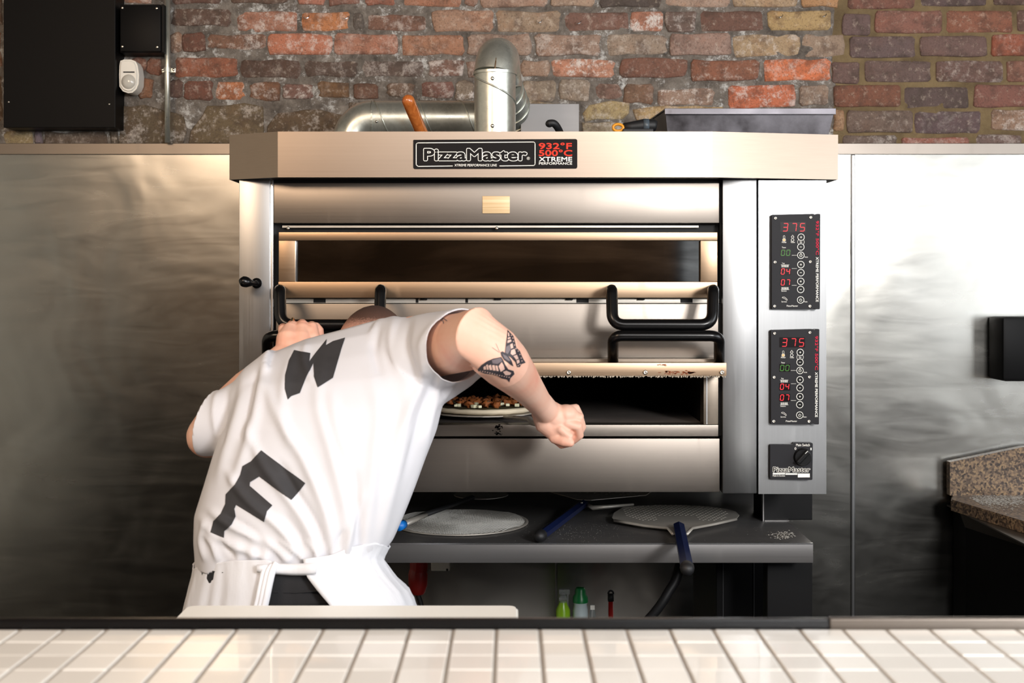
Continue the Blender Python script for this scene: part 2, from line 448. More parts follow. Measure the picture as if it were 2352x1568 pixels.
def apply_mods(name, bm, mods):
    me = bpy.data.meshes.new('tmp'); bm.to_mesh(me); bm.free()
    o = bpy.data.objects.new('tmp', me); COL.objects.link(o)
    for typ, kw in mods:
        m = o.modifiers.new(typ, typ)
        for k, v in kw.items(): setattr(m, k, v)
    dg = bpy.context.evaluated_depsgraph_get()
    out = bpy.data.meshes.new_from_object(o.evaluated_get(dg))
    bpy.data.objects.remove(o); bpy.data.meshes.remove(me); out.name = name
    return out
def text_mesh(s, offset=0.0, shear=0.0, spacing=1.0):
    c = bpy.data.curves.new('t', 'FONT'); c.body = s; c.offset = offset; c.shear = shear; c.space_character = spacing
    c.resolution_u = 4; c.size = 1
    o = bpy.data.objects.new('t', c); COL.objects.link(o)
    dg = bpy.context.evaluated_depsgraph_get()
    me = bpy.data.meshes.new_from_object(o.evaluated_get(dg))
    bpy.data.objects.remove(o); bpy.data.curves.remove(c); return me
def text_fit(name, s, rect, Y, mat, parent, offset=0.0, rot=0, spacing=1.0, frame=None):
    """flat lettering filling the rect (photo px) at depth Y; rot=-90 reads downwards"""
    me = text_mesh(s, 0, 0, spacing)
    co = np.array([v.co[:] for v in me.vertices])
    a = co[:, :2].copy()
    if rot == -90: a = np.stack([a[:, 1], -a[:, 0]], 1)
    lo, hi = a.min(0), a.max(0)
    x0, y0, x1, y1 = rect
    X0, X1, Z0, Z1 = PX(x0, Y), PX(x1, Y), PZ(y1, Y), PZ(y0, Y)
    X = X0+(a[:, 0]-lo[0])/(hi[0]-lo[0])*(X1-X0); Z = Z0+(a[:, 1]-lo[1])/(hi[1]-lo[1])*(Z1-Z0)
    for v, x, z in zip(me.vertices, X, Z): v.co = (x, Y, z)
    if offset:
        h = min(x1-x0, y1-y0)*.001*offset*1.0; bm_ = bmesh.new()
        for k in range(8):
            vs = [bm_.verts.new((v.co.x+h*math.cos(2*PI*k/8), Y-.000006*k, v.co.z+h*math.sin(2*PI*k/8))) for v in me.vertices]
            for p in me.polygons: bm_.faces.new([vs[i] for i in p.vertices])
        me.clear_geometry(); bm_.to_mesh(me); bm_.free()
    me.name = name
    if frame: me.transform(frame)
    return link_mesh(name, me, mat, parent)

# ------------------------------------------------------------------ setting
YW = 1.075        # face of the mortar
wb = bmesh.new()
gx = 120; gz = 26
x0, x1, z0, z1 = -1.75, 1.75, 1.88, 2.62
def mortar_y(x, z):
    return YW-0.004+0.004*noise.noise(Vector((x*9, 3, z*9)))+0.003*noise.noise(Vector((x*30, 1, z*30)))
gr = [[wb.verts.new((x0+(x1-x0)*i/gx, mortar_y(x0+(x1-x0)*i/gx, z0+(z1-z0)*j/gz), z0+(z1-z0)*j/gz)) for j in range(gz+1)] for i in range(gx+1)]
for i in range(gx):
    for j in range(gz): wb.faces.new((gr[i][j], gr[i+1][j], gr[i+1][j+1], gr[i][j+1]))
box(wb, -3.3, 3.3, YW+0.02, YW+0.22, 0.0, 3.0)
box(wb, -3.3, -1.75, YW-0.004, YW+0.02, 1.88, 3.0); box(wb, 1.75, 3.3, YW-0.004, YW+0.02, 1.88, 3.0)
box(wb, -1.75, 1.75, YW-0.004, YW+0.02, 2.62, 3.0)
wall = struct(obj('wall_back', wb, M['mortar'], smooth=False))

BR = [ # x0,y0,x1,y1,colour,salt
(395,-22,507,10,'4a2520',.1),(530,-22,662,10,'4f352c',.1),(684,-22,748,12,'a06050',.2),(754,-22,827,13,'7a4c42',.2),(837,-22,907,14,'8f5040',.1),
(925,-22,1060,15,'96604a',.1),(1068,-22,1098,15,'8a6050',.1),(1103,-22,1258,16,'967565',.1),(1263,-22,1368,16,'9d8270',.1),(1378,-22,1517,17,'3a3232',0),
(1528,-22,1677,15,'9c8172',.1),(1683,-22,1832,16,'a08468',.1),(1840,-22,1926,16,'a5764f',0),
(395,22,532,61,'4a3029',.2),(543,26,686,73,'96604e',.5),(692,28,805,71,'b0683c',.3),(812,30,836,68,'4d4744',.2),(845,35,980,72,'6a4438',.3),
(994,25,1133,73,'9a7460',.1),(1140,27,1288,75,'8f7864',.1),(1294,27,1444,72,'6a463e',.1),(1449,26,1524,72,'a06450',.9),(1527,26,1598,73,'5c4742',.4),
(1608,27,1752,71,'5f3a32',.1),(1764,27,1908,69,'a8895c',0),
(390,76,419,122,'8a6a58',.3),(420,77,472,121,'5a2a20',0),(478,80,613,114,'6f4838',.5),(616,80,764,126,'b0644c',.5),(769,79,914,127,'9d6350',.2),
(922,80,1066,126,'99664e',.1),(1074,80,1220,128,'8f7466',.1),(1229,80,1378,128,'8f7466',.4),(1392,80,1530,127,'8d7a6b',.2),(1537,78,1678,127,'8f7268',.1),
(1683,80,1838,130,'9f8466',.4),(1841,80,1940,130,'8f7867',.2),
(404,132,547,178,'85442f',.1),(553,138,692,180,'3f231c',.1),(700,140,822,176,'43302b',.2),(833,140,973,176,'4c3c38',.3),(985,138,1066,178,'6e4d44',.6),
(1072,140,1150,178,'75564a',.2),(1195,140,1262,178,'8d705f',.2),(1268,138,1411,179,'b0745e',.9),(1425,135,1576,179,'6d3f33',.1),(1585,139,1742,186,'7d4532',.2),
(1752,137,1905,187,'c8623a',.3),
(390,184,420,225,'4a2c28',0),(424,187,489,231,'5f2b20',.1),(497,189,566,229,'b0643c',.6),(577,190,646,230,'70432c',.4),(649,192,720,228,'6a4640',.6),
(730,188,802,227,'64401f',.1),(815,192,868,230,'5a3426',.1),(890,192,952,222,'6b5346',.5),(968,186,1042,226,'6a403a',.3),(1046,186,1090,230,'77685a',.8),
(1200,184,1275,234,'8a7b6b',.2),(1285,184,1355,232,'857668',.3),(1370,195,1427,228,'6d4d44',.2),(1433,195,1501,238,'6b4a38',.1),(1512,205,1640,242,'8f7466',.8),
(1673,196,1826,248,'b8583a',.6),(1835,197,1900,243,'8a7668',.3),
(1946,-22,2100,21,'6b3c34',0),(2112,-22,2264,15,'45343a',0),(2279,-22,2372,13,'4a2e2c',0),
(1934,33,1998,82,'5a4345',0),(2008,26,2162,77,'7a4a42',0),(2172,25,2325,75,'7d4332',0),(2334,25,2430,74,'5a3a36',0),
(1950,84,2100,133,'554245',0),(2111,84,2264,131,'5f4443',0),(2275,80,2430,130,'8a3c28',.1),
(1910,143,1973,192,'5c4140',0),(1985,140,2136,189,'574242',0),(2148,141,2302,189,'5c3f3c',.2),(2311,140,2460,189,'7a4a3e',0),
(1914,196,2067,246,'6b3626',0),(2075,200,2224,250,'463538',0),(2236,195,2390,247,'73403a',0),
(1943,255,2095,306,'5f4c45',.1),(2099,255,2252,307,'4c3a42',.1),(2275,253,2400,300,'8a6a58',.5),(1914,253,1938,300,'9a7355',0),
(1935,311,2058,336,'5a4a45',.3),(2070,316,2225,340,'8a4a40',.2),(2240,310,2345,336,'5f4a48',.3),
(282,-22,352,8,'8a5a44',.4),(300,132,336,168,'6a3c30',.1),(339,134,372,172,'6a3626',.1),(318,180,353,226,'7a4a30',.1),
(-40,-22,6,60,'4a3024',.1),(-40,70,6,160,'6a3a20',.1),(-40,170,6,285,'4a3018',.1),(10,300,78,334,'7d6c4a',.1),(80,302,99,334,'5f5560',0),(102,304,250,334,'3d2e24',.1),
]
ST = [ # rubble stones of the lower course
([(278,246),(330,240),(378,252),(425,262),(430,300),(418,334),(276,334)],'4a3c28'),
([(432,330),(440,300),(468,262),(480,246),(560,238),(604,246),(606,300),(600,334)],'5c4c34'),
([(612,334),(614,292),(640,262),(700,250),(790,262),(800,300),(796,334)],'4c3a26'),
([(800,236),(900,232),(1080,236),(1084,280),(1080,310),(806,310)],'4a3a2a'),
([(255,302),(274,300),(274,334),(255,334)],'3a2e22'),
([(1336,262),(1350,240),(1400,230),(1444,240),(1447,258),(1430,276),(1342,278)],'a08a62'),
([(1451,250),(1500,243),(1660,246),(1660,300),(1480,300),(1462,270)],'a88a60'),
([(1336,284),(1402,282),(1440,286),(1440,310),(1336,310)],'8f7f68'),
([(1090,234),(1190,232),(1320,240),(1330,300),(1090,300)],'8a7a62'),
]
rx_ = random.Random(17)
TONE = ['6a4438', '8f5040', '96604a', '4a3029', '7a4c42', '9a7460', '5f3a32', '85442f']
TONE2 = ['5a4345', '7a4a42', '554245', '6b3626', '463538', '73403a']
for row in range(-3, 6):               # courses that go on beside and above the frame
    yy = 27+row*54.5
    spans = [(-520, -46), (2475, 2790)] if row >= 0 else [(-520, 2790)]
    if row == -1: spans = [(-520, -46), (2475, 2790)]
    for xa, xb in spans:
        x = xa+(row % 2)*80
        while x+148 < xb:
            tones = TONE2 if x > 1940 else TONE
            BR.append((x, yy, x+150, yy+44, rx_.choice(tones), rx_.choice((0, .1, .3))))
            x += 163
def brick_mesh(outline, depth, rnd):
    """outline px points; a brick body with a worn, slightly domed face"""
    bm = bmesh.new(); yb = YW+0.03
    cx = sum(p[0] for p in outline)/len(outline); cy = sum(p[1] for p in outline)/len(outline)
    yf = YW-depth
    def ring(f, y, j=0.0):
        return [bm.verts.new((PX(cx+(x-cx)*f, YW), y+rnd.uniform(-j, j), PZ(cy+(yy-cy)*f, YW))) for x, yy in outline]
    mx = max(p[0] for p in outline)-cx
    a = ring(1.0, yb); b = ring(1.0, yf+0.005, 0.001); c = ring(1-2.5/mx, yf+0.0015, 0.0008); d = ring(0.72, yf-0.0005, 0.0016)
    k = len(outline)
    for r0, r1 in ((a, b), (b, c), (c, d)):
        for i in range(k): bm.faces.new((r0[i], r0[(i+1) % k], r1[(i+1) % k], r1[i]))
    m = bm.verts.new((PX(cx, YW), yf-0.001, PZ(cy, YW)))
    for i in range(k): bm.faces.new((d[i], d[(i+1) % k], m))
    bmesh.ops.recalc_face_normals(bm, faces=bm.faces)
    for f in bm.faces: f.smooth = True
    return bm
rb = random.Random(3)
for (ax, ay, bx, by, colr, salt) in BR:
    new = ax >= 1905
    j = 1.6 if new else 3.0
    w = bx-ax; h = by-ay; o_ = []
    c = 6 if not new else 5
    c = min(c, w*0.2, h*0.2)
    nx = max(2, int(w/38))
    top = [(ax+c+(w-2*c)*i/nx, ay) for i in range(nx+1)]; bot = [(bx-c-(w-2*c)*i/nx, by) for i in range(nx+1)]
    raw = top+[(bx, ay+c), (bx, (ay+by)/2), (bx, by-c)]+bot+[(ax, by-c), (ax, (ay+by)/2), (ax, ay+c)]
    raw = [(x+rb.uniform(-j, j), y+rb.uniform(-j, j)) for x, y in raw]
    bo = obj('brick', brick_mesh(raw, rb.uniform(0.006, 0.013), rb), M['brick'], wall, origin=(PX((ax+bx)/2, YW), YW, PZ((ay+by)/2, YW)))
    bo.color = (*srgb(colr), salt)
for pts, colr in ST:
    raw = [(x+rb.uniform(-3, 3), y+rb.uniform(-3, 3)) for x, y in resample(pts, 34)]
    cx = sum(p[0] for p in raw)/len(raw); cy = sum(p[1] for p in raw)/len(raw)
    bo = obj('stone', brick_mesh(raw, rb.uniform(0.008, 0.016), rb), M['brick'], wall, origin=(PX(cx, YW), YW, PZ(cy, YW)))
    bo.color = (*srgb(colr), 0.35)

# room shell behind and beside the camera
b = B(); box(b, -3.3, 3.3, -5.4, YW+0.2, -0.1, 0.0); struct(obj('floor', b, M['floor']))
b = B(); box(b, -3.3, 3.3, -5.4, YW+0.2, 3.0, 3.1); struct(obj('ceiling', b, M['ceiling']))
b = B(); box(b, -3.4, -3.3, -5.4, YW+0.2, 0, 3.0); struct(obj('wall_left', b, simple('pale_grey_plaster', (226, 222, 208), 0.9)))
b = B()
box(b, 3.3, 3.4, -5.4, YW+0.2, 0, 0.9); box(b, 3.3, 3.4, -5.4, YW+0.2, 2.6, 3.0)
box(b, 3.3, 3.4, -5.4, -4.7, 0.9, 2.6); box(b, 3.3, 3.4, -0.9, YW+0.2, 0.9, 2.6)
struct(obj('wall_right', b, M['wall_paint']))
b = B()
box(b, -3.3, 3.3, -5.5, -5.4, 0, 1.05); box(b, -3.3, 3.3, -5.5, -5.4, 2.7, 3.0)
box(b, -3.3, 1.1, -5.5, -5.4, 1.05, 2.7); box(b, 3.1, 3.3, -5.5, -5.4, 1.05, 2.7)
struct(obj('wall_front', b, M['wall_warm']))
b = B(); box(b, -3.3, 3.3, -5.4, -5.37, 0.0, 0.95); struct(obj('dark_reflection_panel', b, M['black_cab']))  # unseen dark panel added to darken reflections in the lower steel
for nm, (xa, xb, ya, yb, za, zb) in (('window_1', (1.1, 3.1, -5.48, -5.46, 1.05, 2.7)), ('window_2', (3.36, 3.38, -4.7, -0.9, 0.9, 2.6))):
    b = B(); box(b, xa, xb, ya, yb, za, zb)
    w_ = struct(obj(nm, b, M['window'] if nm == 'window_1' else M['window2']))
    b = B()
    if nm == 'window_1':
        for x in (xa, (xa+xb)/2-0.025, xb-0.05): box(b, x, x+0.05, -5.46, -5.40, za, zb)
        for z in (za, zb-0.05): box(b, xa, xb, -5.46, -5.40, z, z+0.05)
    else:
        for y in (ya, (ya+yb)/2, yb-0.05): box(b, 3.3, 3.36, y, y+0.05, za, zb)
        for z in (za, zb-0.05): box(b, 3.3, 3.36, ya, yb, z, z+0.05)
    obj('frame', b, M['black'], w_)

# steel cladding of the wall: sheets and a top trim
YS = YW-0.02
z_top = PZ(355, YS); z_trim = PZ(329, YS-0.005)
b = B(); box(b, -2.6, PX(1955, YS), YS, YS+0.012, 0.0, z_top)
cl = struct(obj('trim_1', b, M['steel_wall'])); cl['label'] = 'brushed steel wall sheet behind the oven'
b = B(); box(b, PX(1962, YS), 2.9, YS, YS+0.012, 0.0, z_top)
struct(obj('trim_2', b, M['steel_wall']))
b = B(); box(b, PX(1954, YS), PX(1963, YS), YS-0.008, YS+0.004, 0.0, z_top, 0.003); struct(obj('trim_3', b, M['steel_v']))
b = B(); box(b, -2.6, 2.9, YS-0.006, YS+0.014, z_top, z_trim, 0.0015); struct(obj('trim_4', b, M['steel']))
b = B(); box(b, PX(1275, YS), PX(1280, YS), YS-0.006, YS+0.002, 0.0, 1.0, 0.002); struct(obj('trim_5', b, M['steel_v']))

# ------------------------------------------------------------------ pizza oven
OV = thing('deck_oven', (0, 0.5, 1.02), 'big stainless steel two-deck pizza oven with black handles and red number displays', 'oven')
XL, XR = PX(549, 0), PX(1898, 0)
YB = 0.96
zb = PZ(1131, 0); zt = PZ(418, 0)
# carcass with two chambers
cx0, cx1 = PX(680, 0.02), PX(1614, 0.02)
U0, U1 = PZ(648, 0.02), PZ(553, 0.02)
L0, L1 = PZ(974, 0.02), PZ(845, 0.02)
b = B()
box(b, XL+0.002, cx0-0.012, 0.03, YB, zb, zt); box(b, cx1+0.012, XR-0.004, 0.03, YB, zb, zt)
box(b, cx0-0.012, cx1+0.012, 0.03, YB, zb, L0-0.03)
box(b, cx0-0.012, cx1+0.012, 0.03, YB, L1+0.02, U0-0.03)
box(b, cx0-0.012, cx1+0.012, 0.03, YB, U1+0.02, zt)
box(b, cx0-0.012, cx1+0.012, 0.80, YB, L0-0.03, L1+0.02); box(b, cx0-0.012, cx1+0.012, 0.80, YB, U0-0.03, U1+0.02)
box(b, XL+0.02, XR-0.02, 0.03, YB, zt, PZ(330, 0))
body = obj('body', b, M['black'], OV)
b = B()
box(b, cx0-0.011, cx1+0.011, 0.05, 0.80, L0-0.028, L0, 0)
h_ = obj('hearth', b, M['hearth'], OV)
b = B(); box(b, cx0-0.011, cx1+0.011, 0.05, 0.80, U0-0.028, U0, 0); obj('hearth', b, M['hearth'], OV)
for za, zb_ in ((L0, L1+0.018), (U0, U1+0.018)):
    b = B(); box(b, cx0-0.011, cx0-0.002, 0.05, 0.79, za, zb_); box(b, cx1+0.002, cx1+0.011, 0.05, 0.79, za, zb_)
    box(b, cx0, cx1, 0.785, 0.795, za, zb_); box(b, cx0, cx1, 0.05, 0.785, zb_-0.006, zb_)
    obj('chamber_lining', b, M['dark_int'], OV)
# lamp glow in the upper chamber
b = B(); tube(b, [P(684, 566, 0.07), P(684, 622, 0.07)], 0.0025, 8); obj('chamber_lamp', b, emis('oven_lamp', (255, 180, 80), 2.0), OV)
# hood
yh = -0.06
b = B()
def hpt(px, py, Y): return P(px, py, Y)
Zt, Zb = PZ(302, yh), PZ(407, yh)
xs = [(PX(527, 0.005), 0.005), (PX(638, yh), yh), (PX(1636, yh), yh), (PX(1925, 0.0), 0.0)]
th = 0.003
outer = [(xs[0][0], 0.92)]+xs+[(xs[3][0], 0.92)]
for i in range(len(outer)-1):
    (xa, ya), (xb, yb) = outer[i], outer[i+1]
    dx, dy = xb-xa, yb-ya; L = math.hypot(dx, dy); nx_, ny_ = -dy/L*th, dx/L*th
    prism(b, [(xa, ya, Zb), (xb, yb, Zb), (xb, yb, Zt), (xa, ya, Zt)], (nx_, ny_, 0))
hood = obj('hood', b, M['steel_hood'], OV)
b = B(); prism(b, [(x, y+0.004, Zb) for x, y in outer], (0, 0, 0.004)); obj('hood_underside', b, M['black'], OV)
b = B(); prism(b, [(x*0.995, y+0.006, Zt-0.055) for x, y in outer], (0, 0, 0.004)); obj('roof', b, M['steel_grimy'], OV)
ZR = Zt-0.051     # surface of the roof
# badge on the hood
yb_ = yh-0.0015
b = B(); pts = round_path([P(949, 326, yb_), P(949, 321, yb_), P(1326, 319, yb_), P(1326, 387, yb_), P(949, 388, yb_), P(949, 326, yb_)], 0.005)
prism(b, pts[:-1], (0, 0.0012, 0)); badge = obj('badge', b, M['logo_black'], OV)
def strip(b, pts, w, Y, t=0.0003):
    """flat printed line through px points, w px wide"""
    for (xa, ya), (xb, yb) in zip(pts, pts[1:]):
        L = math.hypot(xb-xa, yb-ya)
        if L < 1e-6: continue
        ux, uy = (xb-xa)/L*w/2, (yb-ya)/L*w/2; nx, ny = -uy, ux
        q = [P(xa-ux+nx, ya-uy+ny, Y), P(xb+ux+nx, yb+uy+ny, Y), P(xb+ux-nx, yb+uy-ny, Y), P(xa-ux-nx, ya-uy-ny, Y)]
        b.faces.new([b.verts.new(v) for v in q])
yp = yb_-0.0004
b = B()
rr = [(p[0], p[1]) for p in resample([(957, 331), (960, 328), (1226, 326), (1229, 329), (1229, 377), (1226, 380)], 400, False)]
strip(b, [(1039, 381), (960, 382), (956, 378), (956, 331), (959, 328), (1226, 326), (1229, 329), (1229, 377), (1226, 380), (1148, 381)], 1.7, yp)
obj('badge_outline', b, M['white_print'], OV)
text_fit('lettering', '®', (1210, 360, 1217, 367), yp, M['white_print'], OV)
text_fit('lettering', 'XTREME PERFORMANCE LINE', (1044, 376.5, 1141, 382), yp, M['white_print'], OV, 0.012)
text_fit('lettering', '932°F', (1238, 328, 1313, 342), yp, M['red_print'], OV, 0.035)
text_fit('lettering', '500°C', (1238, 344, 1314, 358), yp, M['red_print'], OV, 0.035)
text_fit('lettering', 'XTREME', (1238, 360.5, 1314, 370.5), yp, M['white_print'], OV, 0.03)
text_fit('lettering', 'PERFORMANCE', (1238, 372.5, 1314, 378), yp, M['white_print'], OV, 0.02)
def outlined(rect, Y, w, parent):
    x0, y0, x1, y1 = rect
    b = B()
    me = text_mesh('PizzaMaster', 0)
    co = np.array([v.co[:2] for v in me.vertices]); lo, hi = co.min(0), co.max(0)
    for k in range(10):
        ox, oy = w*math.cos(2*PI*k/10), w*math.sin(2*PI*k/10)
        vs = [b.verts.new(P(x0+(c[0]-lo[0])/(hi[0]-lo[0])*(x1-x0)+ox, y1-(c[1]-lo[1])/(hi[1]-lo[1])*(y1-y0)+oy, Y+.00002*k)) for c in co]
        for p in me.polygons: b.faces.new([vs[i] for i in p.vertices])
    obj('lettering', b, M['white_print'], parent)
    text_fit('lettering', 'PizzaMaster', rect, Y-0.0003, M['logo_black'], parent, w*.018)
outlined((975, 342.5, 1209, 367.5), yp-.0001, 3.0, OV)
# front panels
def panel(name, px0, px1, py0, py1, Y, depth, mat, bev=0.0015, parent=OV):
    b = B(); pbox(b, px0, px1, py0, py1, Y, depth, bev); return obj(name, b, mat, parent, angle=0.6)
panel('column', 549, 620, 412, 1131, 0.0, 0.03, M['steel_v'])
panel('edge_strip', 621, 627.5, 412, 1131, 0.004, 0.03, M['steel_edge'], 0.001)
panel('column', 1660, 1738, 412, 1133, -0.012, 0.045, M['steel_v'])
b = B(); prism(b, [P(1742, 414, -0.012), P(1898, 414, 0.004), P(1898, 1134, 0.004), P(1742, 1134, -0.012)], (0, 0.03, 0))
colm = obj('control_column', b, M['steel_v'], OV)
panel('fascia_panel', 628.5, 1652, 420, 512, 0.0, 0.03, M['steel'])
panel('polished_plate', 1108, 1171, 450, 490, -0.003, 0.003, M['mirror_plate'], 0.001)
panel('gap_backing', 628, 1658, 408, 424, 0.012, 0.02, M['black'], 0)
panel('vent_rail', 648, 1605, 517.5, 523, 0.018, 0.01, M['alu'], 0.001)
for px in (662, 1141): 
    b = B(); ellipsoid(b, P(px, 524, 0.012), (0.004, 0.003, 0.004), 10, 6); obj('screw', b, M['screw'], OV, smooth=True)
# upper door
UD = -0.008
def frame_part(name, r, mat, Y=UD, depth=0.03, parent=OV): return panel(name, *r, Y, depth, mat, 0.0015, parent)
frame_part('door_top_rail', (640, 1648, 533, 552), M['steel_warm'])
frame_part('door_stile', (640, 678, 552.5, 646.5), M['steel_warm'])
frame_part('door_stile', (1609, 1648, 552.5, 646.5), M['steel_warm'])
panel('edge_strip', 677, 680, 553, 647, -0.006, 0.02, M['steel_edge'], 0.0005)
frame_part('door_bottom_rail', (639, 1648, 647, 684), M['steel_warm'], -0.012, 0.034)
panel('door_glass', 680, 1609, 553, 647, 0.006, 0.004, M['glass'], 0)
panel('vent_rail', 640, 1652, 685.5, 696, 0.012, 0.02, M['alu'], 0.001)
for px in (720, 955, 1069, 1324, 1563):
    panel('vent_slot', px, px+(28 if px > 1300 or px < 800 else 6), 686, 695, 0.0112, 0.001, M['black'], 0)
for px in (965, 1135, 1300, 1465): panel('vent_catch', px, px+16, 684.5, 689, 0.005, 0.008, M['black'], 0.0005)
mp = panel('middle_panel', 634, 1650, 697.5, 822, 0.0, 0.03, M['steel'])
panel('side_strip', 1651, 1658, 698, 1000, 0.006, 0.02, M['black'], 0)
panel('side_strip', 1653, 1659, 416, 697, 0.010, 0.02, M['black'], 0)
# lower door, lifted open: its bottom rail stands forward under the panel
ly = -0.075
rail = panel('lower_door_rail', 624, 1669, 833, 863, ly, 0.07, M['steel_warm'], 0.0015)
panel('lower_door_ledge', 640, 1655, 824, 833, -0.03, 0.05, M['steel_grimy'], 0)
for px in (1306, 1482, 1658):
    b = B(); lathe(b, [(0.0055, 0), (0.0055, -0.002), (0.004, -0.0035), (0.0018, -0.0036), (0.0018, -0.002)], P(px, 855, ly), 14, 'y'); obj('screw', b, M['screw'], OV, smooth=True)
b = B(); rf = random.Random(5)
x = 640
while x < 1665:
    y1 = 864+rf.uniform(0, 3.5)
    tube(b, [P(x, 861.5, ly+0.003), P(x+rf.uniform(-4, 4), y1, ly+rf.uniform(-0.001, 0.004))], 0.0013, 4)
    x += 2.6
o = obj('fibre_seal', b, M['fibre'], OV); o['kind'] = 'stuff'
b = B()
for k in range(60):
    px = rf.uniform(1507, 1602); py = 855+rf.gauss(0, 2.0)
    if px < 1530 and rf.random() < .5: py = 839+rf.uniform(-2, 2)
    rx, rz = rf.uniform(1.2, 6), rf.uniform(.6, 1.6)
    c_ = [P(px+rx*math.cos(a)*rf.uniform(.7, 1.2), py+rz*math.sin(a), ly-0.0003) for a in (0, 1, 2, 3, 4, 5)]
    b.faces.new([b.verts.new(v) for v in c_])
obj('rust_stain', b, M['rust'], OV)
panel('chamber_frame', 1616, 1650, 864, 974, 0.005, 0.05, M['steel_grimy'], 0.001)
panel('edge_strip', 1622, 1625, 864, 974, 0.003, 0.01, M['steel_edge'], 0)
panel('chamber_frame', 640, 676, 864, 974, 0.005, 0.05, M['steel_grimy'], 0.001)
panel('sill', 630, 1650, 975.5, 1002, 0.0, 0.05, M['steel'], 0.001)
b = B(); rf = random.Random(8)
for k in range(40):
    px = rf.choice([1145, 1148, 1140])+rf.gauss(0, 5); py = rf.choice([979, 984, 995])+rf.gauss(0, 2.5); q = rf.uniform(.6, 2)
    b.faces.new([b.verts.new(P(px+q*1.6*math.cos(a), py+q*math.sin(a), -0.0004)) for a in (0, 1.3, 2.6, 3.9, 5.2)])
obj('scorch_mark', b, M['dark_int'], OV)
panel('lower_panel', 628, 1653, 1007, 1130, 0.0, 0.03, M['steel'])
# door handles
def handle(pts, r=0.0122, rad=0.045):
    if rad > .05:
        a_ = round_path([pts[0], pts[1], pts[1].lerp(pts[2], .3)], .03, 6)
        z_ = round_path([pts[4].lerp(pts[3], .3), pts[4], pts[5]], .03, 6)
        pts = a_[:-1]+round_path([pts[1].lerp(pts[2], .3), pts[2], pts[3], pts[4].lerp(pts[3], .3)], rad, 10)+z_[1:]
        b = B(); tube(b, pts, r, 16); return obj('handle', b, M['black_gloss'], OV, smooth=True)
    b = B(); tube(b, round_path(pts, rad, 8), r, 16)
    return obj('handle', b, M['black_gloss'], OV, smooth=True)
for (a, c) in ((1405, 1638), (643, 874)):
    handle([P(a, 666, -0.012), P(a, 666, -0.085), P(a+2, 746, -0.115), P(c-2, 746, -0.115), P(c, 666, -0.085), P(c, 666, -0.012)], 0.0130, 0.072)
for (a, c) in ((1408, 1652), (614, 880)):
    handle([P(a, 834, -0.05), P(a, 771, -0.125), P(c, 771, -0.125), P(c, 834, -0.05)], 0.0122, 0.022)
# damper knob on the left column
b = B(); lathe(b, [(0.012, 0), (0.012, -0.004), (0.007, -0.006), (0.006, -0.02), (0.007, -0.03)], P(590, 650, 0), 16, 'y'); 
kb = obj('damper_knob', b, M['black_gloss'], OV, smooth=True)
b = B(); tube(b, smooth_path([P(589, 650, -0.03), P(580, 650, -0.04), P(568, 648, -0.048), P(556, 645, -0.052), P(549, 643, -0.052)], 3), [.006,.0055,.005,.006,.008,.010,.012,.0125,.0125,.0115,.008,.005,.002], 14)
obj('knob_grip', b, M['black_gloss'], kb, smooth=True)
# control panels
SEG = {'0': 'abcdef', '3': 'abcdg', '7': 'abc', '5': 'acdfg', '4': 'bcfg'}
def digit(b, ch, x, y, w, h, Y):
    t = 1.9*(h/22 if h > 15 else .8); s = lambda yy: (y+h-yy)*0.12   # slight slant
    L = {'a': ((x, y), (x+w, y)), 'g': ((x, y+h/2), (x+w, y+h/2)), 'd': ((x, y+h), (x+w, y+h)),
         'f': ((x, y), (x, y+h/2)), 'b': ((x+w, y), (x+w, y+h/2)), 'e': ((x, y+h/2), (x, y+h)), 'c': ((x+w, y+h/2), (x+w, y+h))}
    for k in SEG[ch]:
        (xa, ya), (xb, yb) = L[k]
        g = 1.3
        if ya == yb: xa += g; xb -= g
        else: ya += g; yb -= g
        strip(b, [(xa+s(ya), ya), (xb+s(yb), yb)], t, Y)
def ring(b, cx, cy, r, w, Y, a0=0, a1=2*PI, n_=24):
    for i in range(n_):
        t0, t1 = a0+(a1-a0)*i/n_, a0+(a1-a0)*(i+1)/n_
        q = [(cx+(r-w/2)*math.cos(t0), cy+(r-w/2)*math.sin(t0)), (cx+(r+w/2)*math.cos(t0), cy+(r+w/2)*math.sin(t0)), (cx+(r+w/2)*math.cos(t1), cy+(r+w/2)*math.sin(t1)), (cx+(r-w/2)*math.cos(t1), cy+(r-w/2)*math.sin(t1))]
        b.faces.new([b.verts.new(P(x, y, Y)) for x, y in q])
def disc(b, cx, cy, r, Y, n_=20):
    b.faces.new([b.verts.new(P(cx+r*math.cos(2*PI*i/n_), cy+r*math.sin(2*PI*i/n_), Y)) for i in range(n_)])
